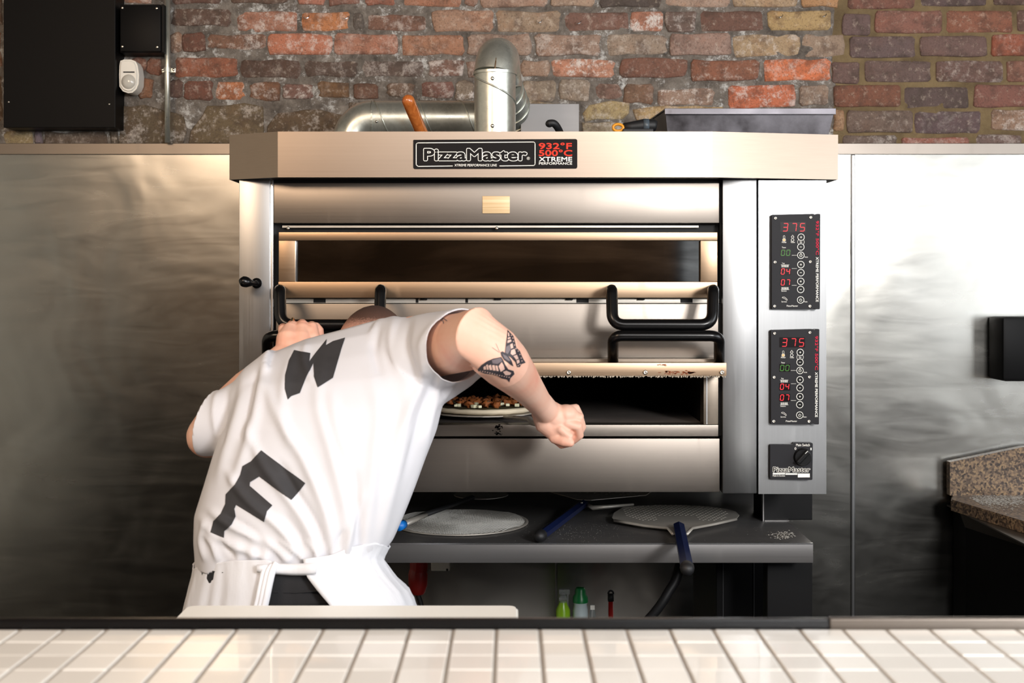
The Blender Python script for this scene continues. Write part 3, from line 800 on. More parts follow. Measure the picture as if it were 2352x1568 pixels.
def control(ox, oy, dim=1.0):
    # coordinates below are those of the upper panel; ox, oy shift them
    Y = -0.022
    q = lambda x, y: (x+ox, y+oy)
    b = B(); pts = round_path([P(*q(1773, 600), Y), P(*q(1773, 493), Y), P(*q(1869, 491), Y), P(*q(1872, 494), Y), P(*q(1875, 491), Y), P(*q(1884, 491), Y), P(*q(1883, 710), Y), P(*q(1873, 710), Y), P(*q(1870, 707), Y), P(*q(1866, 710), Y), P(*q(1773, 710), Y), P(*q(1773, 600), Y)], 0.0022, 3)
    prism(b, pts[:-1], (0, 0.02, 0)); cp = obj('control_panel', b, M['panel_black'], OV)
    Y1 = Y-0.0004; Y2 = Y-0.0008
    for x, y in ((1781, 501), (1862, 499), (1780, 602), (1861, 601), (1779, 703), (1860, 703)):
        b = B(); lathe(b, [(0.0037, 0), (0.0035, -0.0012), (0.0015, -0.0016), (0.0014, -0.0006)], P(*q(x, y), Y), 12, 'y'); obj('screw', b, M['screw'], cp, smooth=True)
    for nm, r in (('display', (1792, 510, 1851, 533)), ('display', (1792, 571, 1817, 589)), ('display', (1792, 615, 1817, 632)), ('display', (1792, 640, 1817, 657))):
        b = B(); b.faces.new([b.verts.new(P(*q(x, y), Y1)) for x, y in ((r[0], r[3]), (r[2], r[3]), (r[2], r[1]), (r[0], r[1]))]); obj(nm, b, M['display'], cp)
    b = B()
    for ch, x in zip('375', (1798, 1818, 1837)): digit(b, ch, x+ox, 513+oy, 10, 17.5, Y2)
    for s_, y in (('04', 617), ('07', 642)):
        for ch, x in zip(s_, (1794, 1806)): digit(b, ch, x+ox, y+oy, 7, 12.5, Y2)
    obj('digits', b, M['led_red'], cp)
    b = B()
    for ch, x in zip('00', (1794, 1806)): digit(b, ch, x+ox, 574+oy, 7.5, 12.5, Y2)
    obj('digits', b, M['led_green'], cp)
    for x, y, s_ in ((1840, 544.5, '+'), (1839.5, 567, '-'), (1839.5, 586, 't'), (1839.5, 607.5, '+'), (1839.5, 626, '-'), (1839.3, 646, '+'), (1839, 664.5, '-'), (1839, 688.5, 'p')):
        x, y = q(x, y)
        b = B(); lathe(b, [(0.0076, 0), (0.0074, -0.001)], P(x, y, Y), 20, 'y'); bt = obj('button', b, M['button_black'], cp)
        b = B(); Yb = Y-0.0014; ring(b, x, y, 7.6, 1.2, Yb)
        if s_ in '+-': strip(b, [(x-1.8, y), (x+1.8, y)], 1.0, Yb)
        if s_ == '+': strip(b, [(x, y-1.8), (x, y+1.8)], 1.0, Yb)
        if s_ in 'tp':
            ring(b, x, y+.4, 3.0, 0.8, Yb, -PI/2+0.6, 1.5*PI-0.6, 14); strip(b, [(x, y-3.4), (x, y)], 0.8, Yb)
        if s_ == 't': strip(b, [(x-1.6, y-4.3), (x+1.6, y-4.3)], 0.9, Yb)
        obj('button_symbol', b, M['white_print'], bt)
    b = B()
    x, y = q(1839.7, 555.5); ring(b, x, y, 7.6, .7, Y1, -0.75, 0.75, 6); ring(b, x, y, 7.6, .7, Y1, PI-0.75, PI+0.75, 6)
    # thermometer and turbo arrow
    x, y = q(1801, 548); strip(b, [(x-1.8, y+1), (x-1.8, y-6), (x, y-7.5), (x+1.8, y-6), (x+1.8, y+1)], 0.7, Y1); ring(b, x, y+3, 3.6, .7, Y1)
    x, y = q(1820.5, 548); strip(b, [(x-1.6, y+0.5), (x-1.6, y-4), (x-3.6, y-3.4), (x, y-8.5), (x+3.6, y-3.4), (x+1.6, y-4), (x+1.6, y+.5)], 0.8, Y1); ring(b, x, y+3, 3.2, .9, Y1)
    for yy, sg in ((608, 1), (664.5, -1)):
        x, y = q(1803, yy); strip(b, [(x-9, y), (x+9.5, y)] if sg == 1 else [(x-9, y+.5), (x+9.5, y+.5)], 0.6, Y1)
        for k in range(7): strip(b, [(x-7+k*2.4, y), (x-7+k*2.4, y+(5 if sg == 1 else -4.5))], 1.1, Y1)
    for yy, xx in ((616.5, 1819), (655, 1819), (586, 1819)): strip(b, [q(xx, yy), q(xx+11, yy)], 0.6, Y1)
    x, y = q(1802, 685); strip(b, [(x-5.5, y-1.5), (x-4, y-3.2), (x, y-3), (x+5, y+1), (x+6.5, y+4), (x+4.5, y+4.5), (x+2, y+1.5), (x-2.5, y-.5), (x-5.5, y-1.5)], 0.8, Y1)
    obj('symbols', b, M['white_print'], cp)
    b = B(); x, y = q(1801, 551); disc(b, x, y, 2.8, Y2, 12); obj('indicator', b, M['led_amber'], cp)
    for s_, r in (('Power', (1796, 554.5, 1806.5, 557.8)), ('Turbo', (1816, 554.5, 1825.5, 557.8)), ('Set', (1837, 553.8, 1842.5, 557.2)), ('Timer', (1796, 566.5, 1805, 569.8)),
                  ('Top', (1796, 603, 1802, 606.6)), ('Bottom', (1795, 666.3, 1806.5, 669.3)), ('Service', (1795, 691, 1807, 694)), ('Auto', (1848, 588.6, 1855.5, 591.4)), ('Auto', (1847, 691, 1854.5, 694)), ('PizzaMaster', (1807, 700.5, 1833, 704))):
        text_fit('lettering', s_, (r[0]+ox, r[1]+oy, r[2]+ox, r[3]+oy), Y1, M['white_print'], cp, 0.01)
    text_fit('lettering', '932°F 500°C', (1874.2+ox, 507+oy, 1881+ox, 585+oy), Y1, M['pink_print'], cp, 0.02, -90)
    text_fit('lettering', 'XTREME PERFORMANCE', (1874.2+ox, 590+oy, 1880+ox, 693+oy), Y1, M['white_print'], cp, 0.02, -90)
    return cp
control(0, 0); control(-2, 264.5)
# main switch plate
Y = -0.020
b = B(); pts = round_path([P(1769, 1060, Y), P(1769, 1020, Y), P(1821, 1021, Y), P(1823, 1016, Y), P(1867, 1017, Y), P(1866, 1102, Y), P(1769, 1101, Y), P(1769, 1060, Y)], 0.003, 4)
prism(b, pts[:-1], (0, 0.018, 0)); sw = obj('switch_plate', b, M['panel_black'], OV)
text_fit('lettering', 'Main Switch', (1828.5, 1018.5, 1860, 1024.5), Y-0.0004, M['white_print'], sw, 0.01)
text_fit('lettering', '0', (1825, 1027, 1829, 1032.5), Y-0.0004, M['white_print'], sw, 0.02)
text_fit('lettering', '1', (1861.5, 1028, 1864, 1033.5), Y-0.0004, M['white_print'], sw, 0.02)
outlined((1776, 1072.5, 1860.5, 1083.5), Y-.0005, 1.1, sw)
text_fit('lettering', 'Made in Sweden', (1775, 1090.5, 1803, 1094), Y-0.0004, M['white_print'], sw, 0.01)
b = B()
for r in ((1775, 1085.8, 1803, 1089.5), (1804, 1086.3, 1831.5, 1090), (1832.5, 1087, 1860, 1096)):
    b.faces.new([b.verts.new(P(x, y, Y-0.0004)) for x, y in ((r[0], r[3]), (r[2], r[3]), (r[2], r[1]), (r[0], r[1]))])
obj('rating_label', b, M['white_print'], sw)
b = B(); lathe(b, [(0.0205, 0), (0.0195, -0.006), (0.018, -0.008)], P(1843, 1049, Y), 28, 'y')
kn = obj('switch_knob', b, M['black_gloss'], sw, angle=0.6)
b = B(); c_ = P(1843, 1049, Y-0.008); m_ = Matrix.Translation(c_) @ Matrix.Rotation(0.75, 4, 'Y')
box(b, -0.005, 0.005, -0.012, 0, -0.018, 0.018, 0.002); b.transform(m_); obj('knob_bar', b, M['black_gloss'], kn)
b = B(); strip(b, [(1850, 1041), (1855, 1036)], 1.2, Y-0.0205); obj('pointer', b, M['white_print'], kn)

# ------------------------------------------------------------------ stand and shelf under the oven
SD = thing('oven_stand', (0.2, 0.4, 0), 'black steel stand with grey shelf top that carries the pizza oven', 'stand')
zs = PZ(1247, 0)
b = B(); box(b, PX(560, 0), PX(1868, 0), 0.0, 0.85, zs-0.0455, zs, 0.0015); shelf = obj('shelf', b, M['steel_dark'], SD, angle=0.6)
b = B(); box(b, PX(560, 0)+0.003, PX(1868, 0)-0.001, -0.0012, 0.002, zs-0.003, zs+0.0006, 0); obj('shelf_edge', b, M['steel_edge'], SD)
for (xa, xb, ya, yb) in ((PX(1752, .28), PX(1866, .28), 0.28, 0.40), (PX(1752, .28), PX(1866, .28), 0.74, 0.84), (PX(566, .28), PX(640, .28), 0.28, 0.4), (PX(566, .28), PX(640, .28), 0.74, 0.84)):
    b = B(); box(b, xa, xb, ya, yb, zs, PZ(1131, 0)-0.002, 0.002); obj('post', b, M['black'], SD)
for xa, xb, ya in ((PX(1762, .1), PX(1866, .1), 0.1), (PX(570, .1), PX(660, .1), 0.1), (PX(1762, .1), PX(1866, .1), 0.72), (PX(570, .1), PX(660, .1), 0.72)):
    b = B(); box(b, xa, xb, ya, ya+0.05, 0.0, zs-0.046, 0.002); obj('leg', b, M['black'], SD)
b = B(); pbox(b, 1645, 1755, 1270, 1700, 0.3, 0.4, 0.002); b2 = obj('side_cabinet', b, M['black_cab'], SD)
for px in (1660, 1731): 
    b = B(); pbox(b, px, px+2, 1292, 1690, 0.298, 0.003, 0); obj('cabinet_seam', b, M['rubber'], b2)
b = B(); box(b, PX(566, .1), PX(1866, .1), 0.02, 0.95, 0.30, 0.33, 0.002); obj('lower_shelf', b, M['steel_dark'], SD)
b = B(); prism(b, [P(1750, 1178, .2), P(1808, 1192, .285)+Vector((0, 0, .0)), P(1808, 1195, .285), P(1750, 1195, .285)], (0, 0.002, 0)); 
b.free()
b = B(); bx = PX(1808, .285); box(b, PX(1752, .285), bx, 0.262, 0.28, zs, zs+0.003); box(b, PX(1752, .262), PX(1755, .262), 0.262, 0.28, zs, zs+0.07); obj('bracket', b, M['steel_dark'], SD)
b = B(); rf = random.Random(4)
for k in range(260):
    c = G(1800+rf.gauss(0, 12), 1228+rf.gauss(0, 4), zs+0.0005)
    if c.x > PX(1850, 0): continue
    q = rf.uniform(.0005, .0026); b.faces.new([b.verts.new(c+Vector((q*math.cos(a)*rf.uniform(.6, 1.3), q*1.8*math.sin(a), 0))) for a in (0, 1, 2, 3, 4, 5)])
for k in range(500):
    c = G(rf.uniform(925, 1850), rf.uniform(1170, 1243), zs+0.0005); q = rf.uniform(.0003, .0008)
    if rf.random() < .6: c = G(1320+rf.gauss(0, 60), 1218+rf.gauss(0, 14), zs+0.0005)
    if c.y < 0.005 or c.y > .8: continue
    b.faces.new([b.verts.new(c+Vector((q*math.cos(a), q*2*math.sin(a), 0))) for a in (0, 1.25, 2.5, 3.8, 5)])
fl = obj('flour_dust', b, M['flour'], SD); fl['kind'] = 'stuff'

# ------------------------------------------------------------------ things on the oven roof
# ducts
DU = thing('exhaust_duct', P(1137, 300, 0.3), 'galvanised metal flue pipe rising from the oven roof and bending back to the wall', 'duct')
R1 = 0.0525
yd = 0.30
base = P(1137, 300, yd); zE = PZ(170, yd)
b = B(); tube(b, [Vector((base.x, yd, ZR)), Vector((base.x, yd, zE))], R1, 40); obj('pipe', b, M['galv'], DU, angle=0.6)
top = PZ(72, yd)+0.0
Rc = 0.105
pts = []; rz = top-R1-zE
xe = 0.03
for i in range(0, 19):
    a = PI*i/18
    pts.append(Vector((base.x+xe*i/18*0.6, yd+0.11*(1-math.cos(a)), zE+rz*math.sin(a))))
b = B(); tube(b, pts, R1*1.02, 40); obj('elbow', b, M['galv'], DU, angle=0.6)
b = B(); tube(b, [Vector((base.x, yd, zE-0.003)), Vector((base.x, yd, zE+0.004))], R1*1.06, 40); obj('collar', b, M['galv'], DU, angle=0.6)
b = B()
seam = [p+Vector((0, 0, 0)) for p in pts]
sp = []
for i, p in enumerate(pts):
    t = (pts[min(i+1, 18)]-pts[max(i-1, 0)]).normalized(); s_ = Vector((1, 0, 0)).cross(t); s_.normalize()
    sp.append(p-s_*R1*1.02 if (p-s_*R1).z >= p.z-0.2 else p)
sp = [p+((p-Vector((base.x, yd+0.11, zE))).normalized())*R1*1.03 for p in pts]
sp[0] = Vector((base.x, yd-R1*1.02, zE))
tube(b, sp, 0.002, 6); obj('seam', b, simple('rusty_seam', (112, 90, 66), 0.6, 0.5), DU)
e0 = pts[-1]; e1 = P(1208, 330, 0.78); 
b = B(); tube(b, [e0, e1], R1, 40); obj('pipe', b, M['galv'], DU, angle=0.6)
def helix(b, a, c, r, turns, wire, ph=0.0, seg=28):
    ax = (c-a); L = ax.length; t = ax.normalized(); u = t.orthogonal().normalized(); w = t.cross(u); pts_ = []
    n_ = int(abs(turns)*seg)
    for i in range(n_+1):
        an = ph+2*PI*turns*i/n_; pts_.append(a+ax*(i/n_)+(u*math.cos(an)+w*math.sin(an))*r)
    tube(b, pts_, wire, 5)
b = B(); helix(b, e0.lerp(e1, .05), e1, R1+0.001, 7.5, 0.002); obj('spiral_seam', b, M['galv'], DU, smooth=True)
b = B(); helix(b, Vector((base.x, yd, zE-0.005)), Vector((base.x, yd, ZR)), R1+0.001, -1.5, 0.0022, 0.6); obj('spiral_seam', b, M['galv'], DU, smooth=True)
for py in (180, 289):
    b = B(); lathe(b, [(0.0045, 0), (0.0045, -0.002), (0.002, -0.003)], P(1131, py, yd-R1-0.0005), 12, 'y'); obj('screw', b, M['screw'], DU, smooth=True)
D2 = thing('side_duct', P(812, 300, .7), 'galvanised pipe lying across the oven roof, elbow at its left end', 'duct')
R2 = 0.0525; y2 = 0.70
pc = PZ(274, y2)
Lc = P(815, 0, y2).x
b = B(); tube(b, [Vector((PX(857, y2), y2, pc)), Vector((PX(1112, y2), y2, pc))], R2, 36); obj('pipe', b, M['galv'], D2, angle=0.6)
pts = []
for i in range(13):
    a = PI/2*i/12; pts.append(Vector((PX(857, y2)-0.062*math.sin(a), y2, pc-0.062*(1-math.cos(a)))))
pts.append(Vector((pts[-1].x, y2, ZR)))
b = B(); tube(b, pts, R2*1.02, 36); obj('elbow', b, M['galv'], D2, angle=0.6)
b = B(); tube(b, [Vector((PX(856, y2), y2, pc)), Vector((PX(860, y2), y2, pc))], R2*1.06, 36); obj('collar', b, M['galv'], D2)
b = B(); helix(b, Vector((PX(862, y2), y2, pc)), Vector((PX(1100, y2), y2, pc)), R2+0.0012, 2.4, 0.002, 1.2); obj('spiral_seam', b, M['galv'], D2, smooth=True)
b = B(); ellipsoid(b, P(865, 279, y2-R2), (0.004, 0.003, 0.004), 10, 6); obj('screw', b, M['screw'], D2, smooth=True)
# wooden handle
tp = P(938, 232, 0.10); bt_ = P(985, 345, 0.22)
t_ = (bt_-tp).normalized()
WH = thing('wooden_handled_brush', (bt_.x, bt_.y, ZR), 'orange-brown varnished wooden handle leaning up from the oven roof', 'brush')
b = B(); capsule(b, [tp, tp.lerp(bt_, .5), tp.lerp(bt_, .85)], [0.0155, 0.015, 0.0165], 20); obj('handle', b, M['wood_handle'], WH, smooth=True)
b = B(); box(b, bt_.x-0.03, bt_.x+0.09, 0.19, 0.24, ZR, ZR+0.022, 0.004); obj('head', b, M['wood_handle'], WH)
# steel plate standing behind
b = B(); pbox(b, 1196, 1330, 238, 308, 0.6, 0.004, 0.001); o = obj('steel_offcut', b, M['steel_dark']); tag(o, 'plain steel sheet standing upright behind the flue pipe on the oven', 'panel')
# small black grip
KG = thing('black_handled_tool', P(1275, 300, .2), 'rounded black plastic tool grip poking up over the hood edge right of the flue', 'tool')
b = B(); tube(b, smooth_path([P(1259, 284, .14), P(1271, 283, .14), P(1280, 292, .15), P(1287, 306, .17)], 4), 0.009, 14); ellipsoid(b, P(1262, 284, .14), (0.010, .009, .009)); obj('grip', b, M['rubber'], KG, smooth=True)
b = B(); q = P(1287, 306, .17); tube(b, [q, Vector((q.x+0.03, q.y+.02, ZR+0.004))], 0.004, 10); obj('shank', b, M['alu'], KG)
# orange and black tool
OT = thing('orange_black_tool', P(1460, 300, .2), 'black tool with a yellow-orange ring end lying beside the baking tin', 'tool')
b = B(); tube(b, [P(1432, 292, .16), P(1450, 291, .16), P(1478, 288, .16), P(1502, 288, .16), P(1508, 289, .16)], [.010, .0125, .0155, .0155, .012], 18); obj('barrel', b, M['rubber'], OT, smooth=True)
b = B(); tube(b, [P(1477, 288, .16), P(1490, 288, .16)], [.0164, .0164], 18); obj('cap_band', b, simple('slate_plastic', (70, 80, 88), 0.4), OT, smooth=True)
b = B(); loop = [P(1408+13*(1-math.cos(a))*0.9, 293-8*math.sin(a), .15) for a in [2*PI*i/16 for i in range(17)]]
tube(b, loop, 0.0035, 8, False); obj('ring', b, M['orange'], OT, smooth=True)
b = B(); box(b, P(1430, 0, .15).x, P(1500, 0, .15).x, .14, .18, ZR, P(0, 296, .15).z, .003); obj('foot', b, M['rubber'], OT)
# baking tin
TN = thing('baking_tin', P(1712, 300, .3), 'long dark blackened baking tin with flared sides on the oven roof', 'tin')
def tin_pts(py, xa, xb, ya, yb, inset):
    z = PZ(py, .2); return [Vector((PX(xa, .2), ya, z)), Vector((PX(xb, .2), ya, z)), Vector((PX(xb, .2), yb, z)), Vector((PX(xa, .2), yb, z))]
zt_ = PZ(252, .2); zbm = ZR+0.001
A = [Vector((PX(1528, .2), .2, zt_)), Vector((PX(1917, .2), .2, zt_)), Vector((PX(1917, .2), .5, zt_)), Vector((PX(1505, .2), .5, zt_))]
Bt = [Vector((PX(1545, .2), .235, zbm)), Vector((PX(1893, .2), .235, zbm)), Vector((PX(1893, .2), .46, zbm)), Vector((PX(1530, .2), .46, zbm))]
b = B()
va = [b.verts.new(p) for p in A]; vb = [b.verts.new(p) for p in Bt]
for i in range(4): b.faces.new((va[i], va[(i+1) % 4], vb[(i+1) % 4], vb[i]))
b.faces.new(vb[::-1])
bmesh.ops.recalc_face_normals(b, faces=b.faces)
tn = obj('pan', b, M['tin'], TN); md = tn.modifiers.new('s', 'SOLIDIFY'); md.thickness = 0.002
b = B(); tube(b, A+[A[0]], 0.003, 6, True); 
obj('rim_wire', b, M['tin'], TN)
b = B(); box(b, A[0].x-.002, A[1].x+.002, .195, .2, zt_-0.012, zt_+0.003, .001); obj('rim_band', b, M['tin'], TN)

# ------------------------------------------------------------------ on the left of the wall
yc = 0.98
b = B(); pbox(b, 8, 265, -25, 293, yc, 0.09, 0.002); lc = obj('cabinet_body', b, M['black_cab'], None)
LC = thing('black_wall_cabinet', (PX(130, yc), 1.05, 2.0), 'large flat black metal cabinet on the brick wall at the far left', 'cabinet')
lc.name = 'front_cover'; lc.parent = LC; lc.location = -LC.location
for x, y in ((20, 234), (251, 239)):
    b = B(); ellipsoid(b, P(x, y, yc), (0.003, 0.0015, 0.003), 10, 6); obj('screw', b, M['screw'], LC, smooth=True)
JB = thing('junction_box', (PX(325, 1.0), 1.06, 2.2), 'small square black metal box with corner screws beside the conduit', 'box')
b = B(); pbox(b, 276, 369, 12, 118, 0.99, 0.08, 0.003); obj('lid', b, M['black_cab'], JB, angle=.6)
b = B(); box(b, PX(276, 1.0), PX(377, 1.0), 1.0, 1.07, PZ(121, 1.0), PZ(10, 1.0), .002); obj('back_box', b, M['black_cab'], JB)
for x, y in ((281, 18), (360, 19), (281, 107), (361, 108)):
    b = B(); lathe(b, [(0.004, 0), (0.004, -0.0015), (0.002, -0.002)], P(x, y, 0.99), 12, 'y'); obj('screw', b, M['screw'], JB, smooth=True)
CO = thing('conduit', (PX(385, 1.03), 1.03, 1.95), 'thin galvanised conduit pipe running down the brick wall', 'pipe')
b = B(); tube(b, [P(384.5, -25, 1.03), P(384.5, 160, 1.03), Vector((PX(384.5, 1.03), 1.03, z_trim))], 0.0085, 16); obj('pipe', b, M['galv'], CO, smooth=True)
b = B(); box(b, PX(370, 1.03), PX(402, 1.03), 1.036, 1.041, PZ(166, 1.03), PZ(155, 1.03), .002)
tube(b, [P(384.5, 155, 1.03), P(384.5, 166, 1.03)], 0.0105, 16); sc_ = obj('saddle_clip', b, M['galv'], CO)
for x in (373.5, 398.5):
    b = B(); ellipsoid(b, P(x, 160, 1.035), (0.005, 0.003, 0.005), 10, 6); obj('screw', b, M['screw'], sc_, smooth=True)
PD = thing('motion_detector', (PX(295, 1.0), 1.05, 2.1), 'white plastic motion detector with milky lens under the small black box', 'detector')
yd_ = 1.0
prof = [(273, 150), (275, 139), (283, 136), (300, 136), (310, 140), (315, 150), (318, 170), (317, 192), (312, 204), (303, 212), (293, 213), (281, 209), (273, 198), (272, 170)]
b = B(); prism(b, [P(x, y, yd_) for x, y in prof], (0, 0.06, 0))
es = [e for e in b.edges if all(abs(v.co.y-yd_) < 1e-5 for v in e.verts)]
bmesh.ops.bevel(b, geom=es, offset=0.006, segments=3, affect='EDGES'); obj('case', b, M['plastic_white'], PD, angle=.7)
b = B(); ellipsoid(b, P(296, 188, yd_+.004), (0.0235, 0.014, 0.024)); obj('lens', b, M['lens_white'], PD, smooth=True)
b = B(); pbox(b, 283, 309, 164, 167, yd_-0.0008, 0.002, 0); obj('slot', b, M['rubber'], PD)

# hooks screwed in the brick course
for (x, y) in ((700, 40), (790, 41), (1235, 50), (1325, 52), (1788, 38), (1888, 36)):
    b = B(); c0 = P(x, y, YW-.012)
    tube(b, smooth_path([P(x-3, y, YW), P(x-2, y, YW-.02), P(x+2, y+2, YW-.032), P(x+8, y, YW-.03), P(x+10, y-4, YW-.026)], 4), 0.0016, 6)
    h = obj('screw_hook', b, M['steel_edge']); 
    tag(h, {700: 'first small wire hook from the left in the brick wall', 790: 'second small wire hook from the left in the orange brick', 1235: 'wire hook in the pale brick right of the flue bend', 1325: 'wire hook in the dark brick right of the flue pipe', 1788: 'left one of two hooks in the yellow brick', 1888: 'right one of two hooks in the yellow brick'}[x], 'hook')

# ------------------------------------------------------------------ right side
TD = thing('towel_dispenser', (PX(2350, .92), 1.0, 1.2), 'black wall-mounted towel dispenser at the right edge above the granite', 'dispenser')
b = B(); pbox(b, 2304, 2440, 728, 876, 0.93, 0.12, 0.012); obj('cover', b, M['black_cab'], TD, angle=.5)
b = B(); pbox(b, 2296, 2445, 732, 870, 0.99, 0.06, 0.004); obj('back_plate', b, M['black'], TD)
GC = thing('granite_counter', (1.7, 0.6, 0), 'speckled brown granite worktop with upstand on a dark unit at right', 'counter')
zg = 0.847
g1 = Vector((PX(2187, 1.03), 1.03, zg)); 
e1_ = G(2184, 1147, zg); e2_ = G(2352, 1197, zg)
e3_ = e2_+(e2_-e1_)*1.2
top_ = [g1, e1_, e2_, e3_, Vector((2.5, e3_.y, zg)), Vector((2.5, 1.03, zg))]
b = B(); prism(b, top_, (0, 0, -0.033))
bmesh.ops.bevel(b, geom=[e for e in b.edges if abs(e.verts[0].co.z-zg) < 1e-4 and abs(e.verts[1].co.z-zg) < 1e-4], offset=0.003, segments=2, affect='EDGES')
obj('worktop', b, M['granite'], GC)
yu = 1.0
b = B(); prism(b, [P(2182, 1061, yu), P(2352, 1026, yu), Vector((2.5, yu, P(0, 1010, yu).z)), Vector((2.5, yu, zg)), Vector((PX(2182, yu), yu, zg))], (0, 0.03, 0))
obj('upstand', b, M['granite'], GC)
b = B(); rf = random.Random(11)
for k in range(1500):
    c = G(rf.uniform(2235, 2352)+rf.gauss(0, 8), rf.uniform(1131, 1152)+abs(rf.gauss(0, 8)), zg+0.0006); q = rf.uniform(.0006, .0028)
    if c.x < 1.40: continue
    b.faces.new([b.verts.new(c+Vector((q*math.cos(a)*rf.uniform(.6, 1.3), q*2.2*math.sin(a), rf.uniform(0, .0002)))) for a in (0, 1, 2, 3, 4, 5)])
o = obj('flour_dust', b, M['flour'], GC); o['kind'] = 'stuff'
off = Vector((0.035, -0.0, 0)); zc = zg-0.034
q1 = Vector((e1_.x+0.025, e1_.y, zc)); q2 = Vector((e3_.x+0.025, e3_.y, zc))
b = B(); prism(b, [q1, q2, q2+Vector((0.018, 0, -0.05)), q1+Vector((0.018, 0, -0.05))], (0.004, 0, 0)); box(b, q1.x, 2.5, q2.y, 1.03, zc-.004, zc)
obj('steel_flange', b, M['steel'], GC)
b = B(); prism(b, [Vector((q1.x+.02, 1.03, zc-.005)), Vector((q1.x+.02, q1.y, zc-.005)), Vector((q2.x+.02, q2.y, zc-.005)), Vector((2.5, q2.y, zc-.005)), Vector((2.5, 1.03, zc-.005))], (0, 0, -(zc-.005)))
obj('cabinet', b, M['black_cab'], GC)

# ------------------------------------------------------------------ things under the shelf
WP = thing('power_plug', P(962, 1310, .9), 'red industrial power plug hanging with its black cable under the shelf', 'plug')
yq = 0.9
b = B(); lathe(b, [(0.024, 0.03), (0.027, 0.0), (0.0265, -0.02)], P(962, 1296, yq), 18); obj('socket', b, M['red_plastic'], WP, angle=.5)
b = B(); lathe(b, [(0.024, 0.02), (0.029, 0.0), (0.029, -0.03), (0.022, -0.055), (0.018, -0.06)], P(960, 1318, yq), 18); obj('plug_body', b, M['red_plastic'], WP, angle=.5)
b = B(); tube(b, smooth_path([P(958, 1345, yq), P(960, 1365, yq), P(970, 1400, yq), P(980, 1470, yq)], 5), 0.008, 10); obj('cable', b, M['rubber'], WP, smooth=True)
b = B(); pbox(b, 990, 1033, 1275, 1311, 1.02, 0.032, 0.003); so = obj('socket_box', b, M['plastic_white']); tag(so, 'white plastic socket box on the steel wall beside the red plug', 'socket')
b = B(); ellipsoid(b, P(1027, 1308, 1.02), (.004, .002, .004), 10, 6); obj('screw', b, M['rubber'], so, smooth=True)
zl = 0.331
def xy(px, Y): return PX(px, Y)
SB = thing('spray_bottle', (xy(1293, .8), .8, zl), 'clear spray bottle with lime green liquid left of the green-capped bottle', 'bottle')
def HZ(py, Y=.8): return PZ(py, Y)-zl
b = B(); lathe(b, [(0.02, 0), (0.021, 0.004), (0.021, HZ(1400)), (0.012, HZ(1384)), (0.010, HZ(1378))], SB.location, 18); obj('bottle_body', b, M['lime'], SB, angle=.6)
b = B(); lathe(b, [(0.012, HZ(1382)), (0.012, HZ(1370)), (0.007, HZ(1366)), (.007, HZ(1360))], SB.location, 14)
c = SB.location; box(b, c.x-.012, c.x+.02, c.y-.008, c.y+.008, PZ(1364, .8), PZ(1352, .8), .003); box(b, c.x+.012, c.x+.016, c.y-.004, c.y+.004, PZ(1392, .8), PZ(1362, .8), .001); obj('trigger_head', b, M['clear'], SB, angle=.6)
GB = thing('detergent_bottle', (xy(1333, .8), .8, zl), 'pale detergent bottle with a round green cap under the shelf', 'bottle')
b = B(); lathe(b, [(0.022, 0), (0.024, 0.004), (0.022, HZ(1400)), (0.019, HZ(1388)), (.022, HZ(1380))], GB.location, 18); obj('bottle_body', b, M['bottle_white'], GB, angle=.6)
b = B(); lathe(b, [(0.023, HZ(1382)), (0.022, HZ(1370)), (0.016, HZ(1363)), (0.0155, HZ(1353)), (0.012, HZ(1349)), (.004, HZ(1348))], GB.location, 18); obj('cap', b, M['green'], GB, angle=.6)
b = B(); ellipsoid(b, Vector((xy(1361, .8), .8, zl+.115)), (.013, .01, .115)); CB = obj('cleaning_bottle', b, M['clear'], smooth=True); tag(CB, 'small clear plastic bottle right of the green-capped bottle', 'bottle')
b = B(); pbox(b, 1356, 1366, 1390, 1400, .788, .002, .0); obj('label_sticker', b, M['white_print'], CB)
RS = thing('red_broom_handle', (xy(1403, .8), .8, zl), 'thin red stick with black hanging cap standing under the shelf', 'broom')
b = B(); tube(b, [Vector((xy(1403, .8), .8, zl)), P(1403, 1378, .8)], .0075, 14); obj('stick', b, M['red_plastic'], RS, smooth=True)
b = B(); tube(b, [P(1403, 1380, .8), P(1403, 1364, .8)], .0092, 14)
tube(b, [P(1403-6*math.cos(a), 1363-7*math.sin(a), .8) for a in [PI*i/8 for i in range(9)]], .0028, 8); obj('cap', b, M['rubber'], RS, smooth=True)
b = B(); tube(b, smooth_path([P(1570, 1180, .5), P(1558, 1310, .42), P(1535, 1360, .40), P(1505, 1405, .4), P(1440, 1480, .42), P(1380, 1600, .45)], 6), 0.0125, 14)
o = obj('gas_hose', b, M['rubber'], smooth=True)
tag(o, 'thick black hose curving down behind the overhanging peel handle', 'hose')

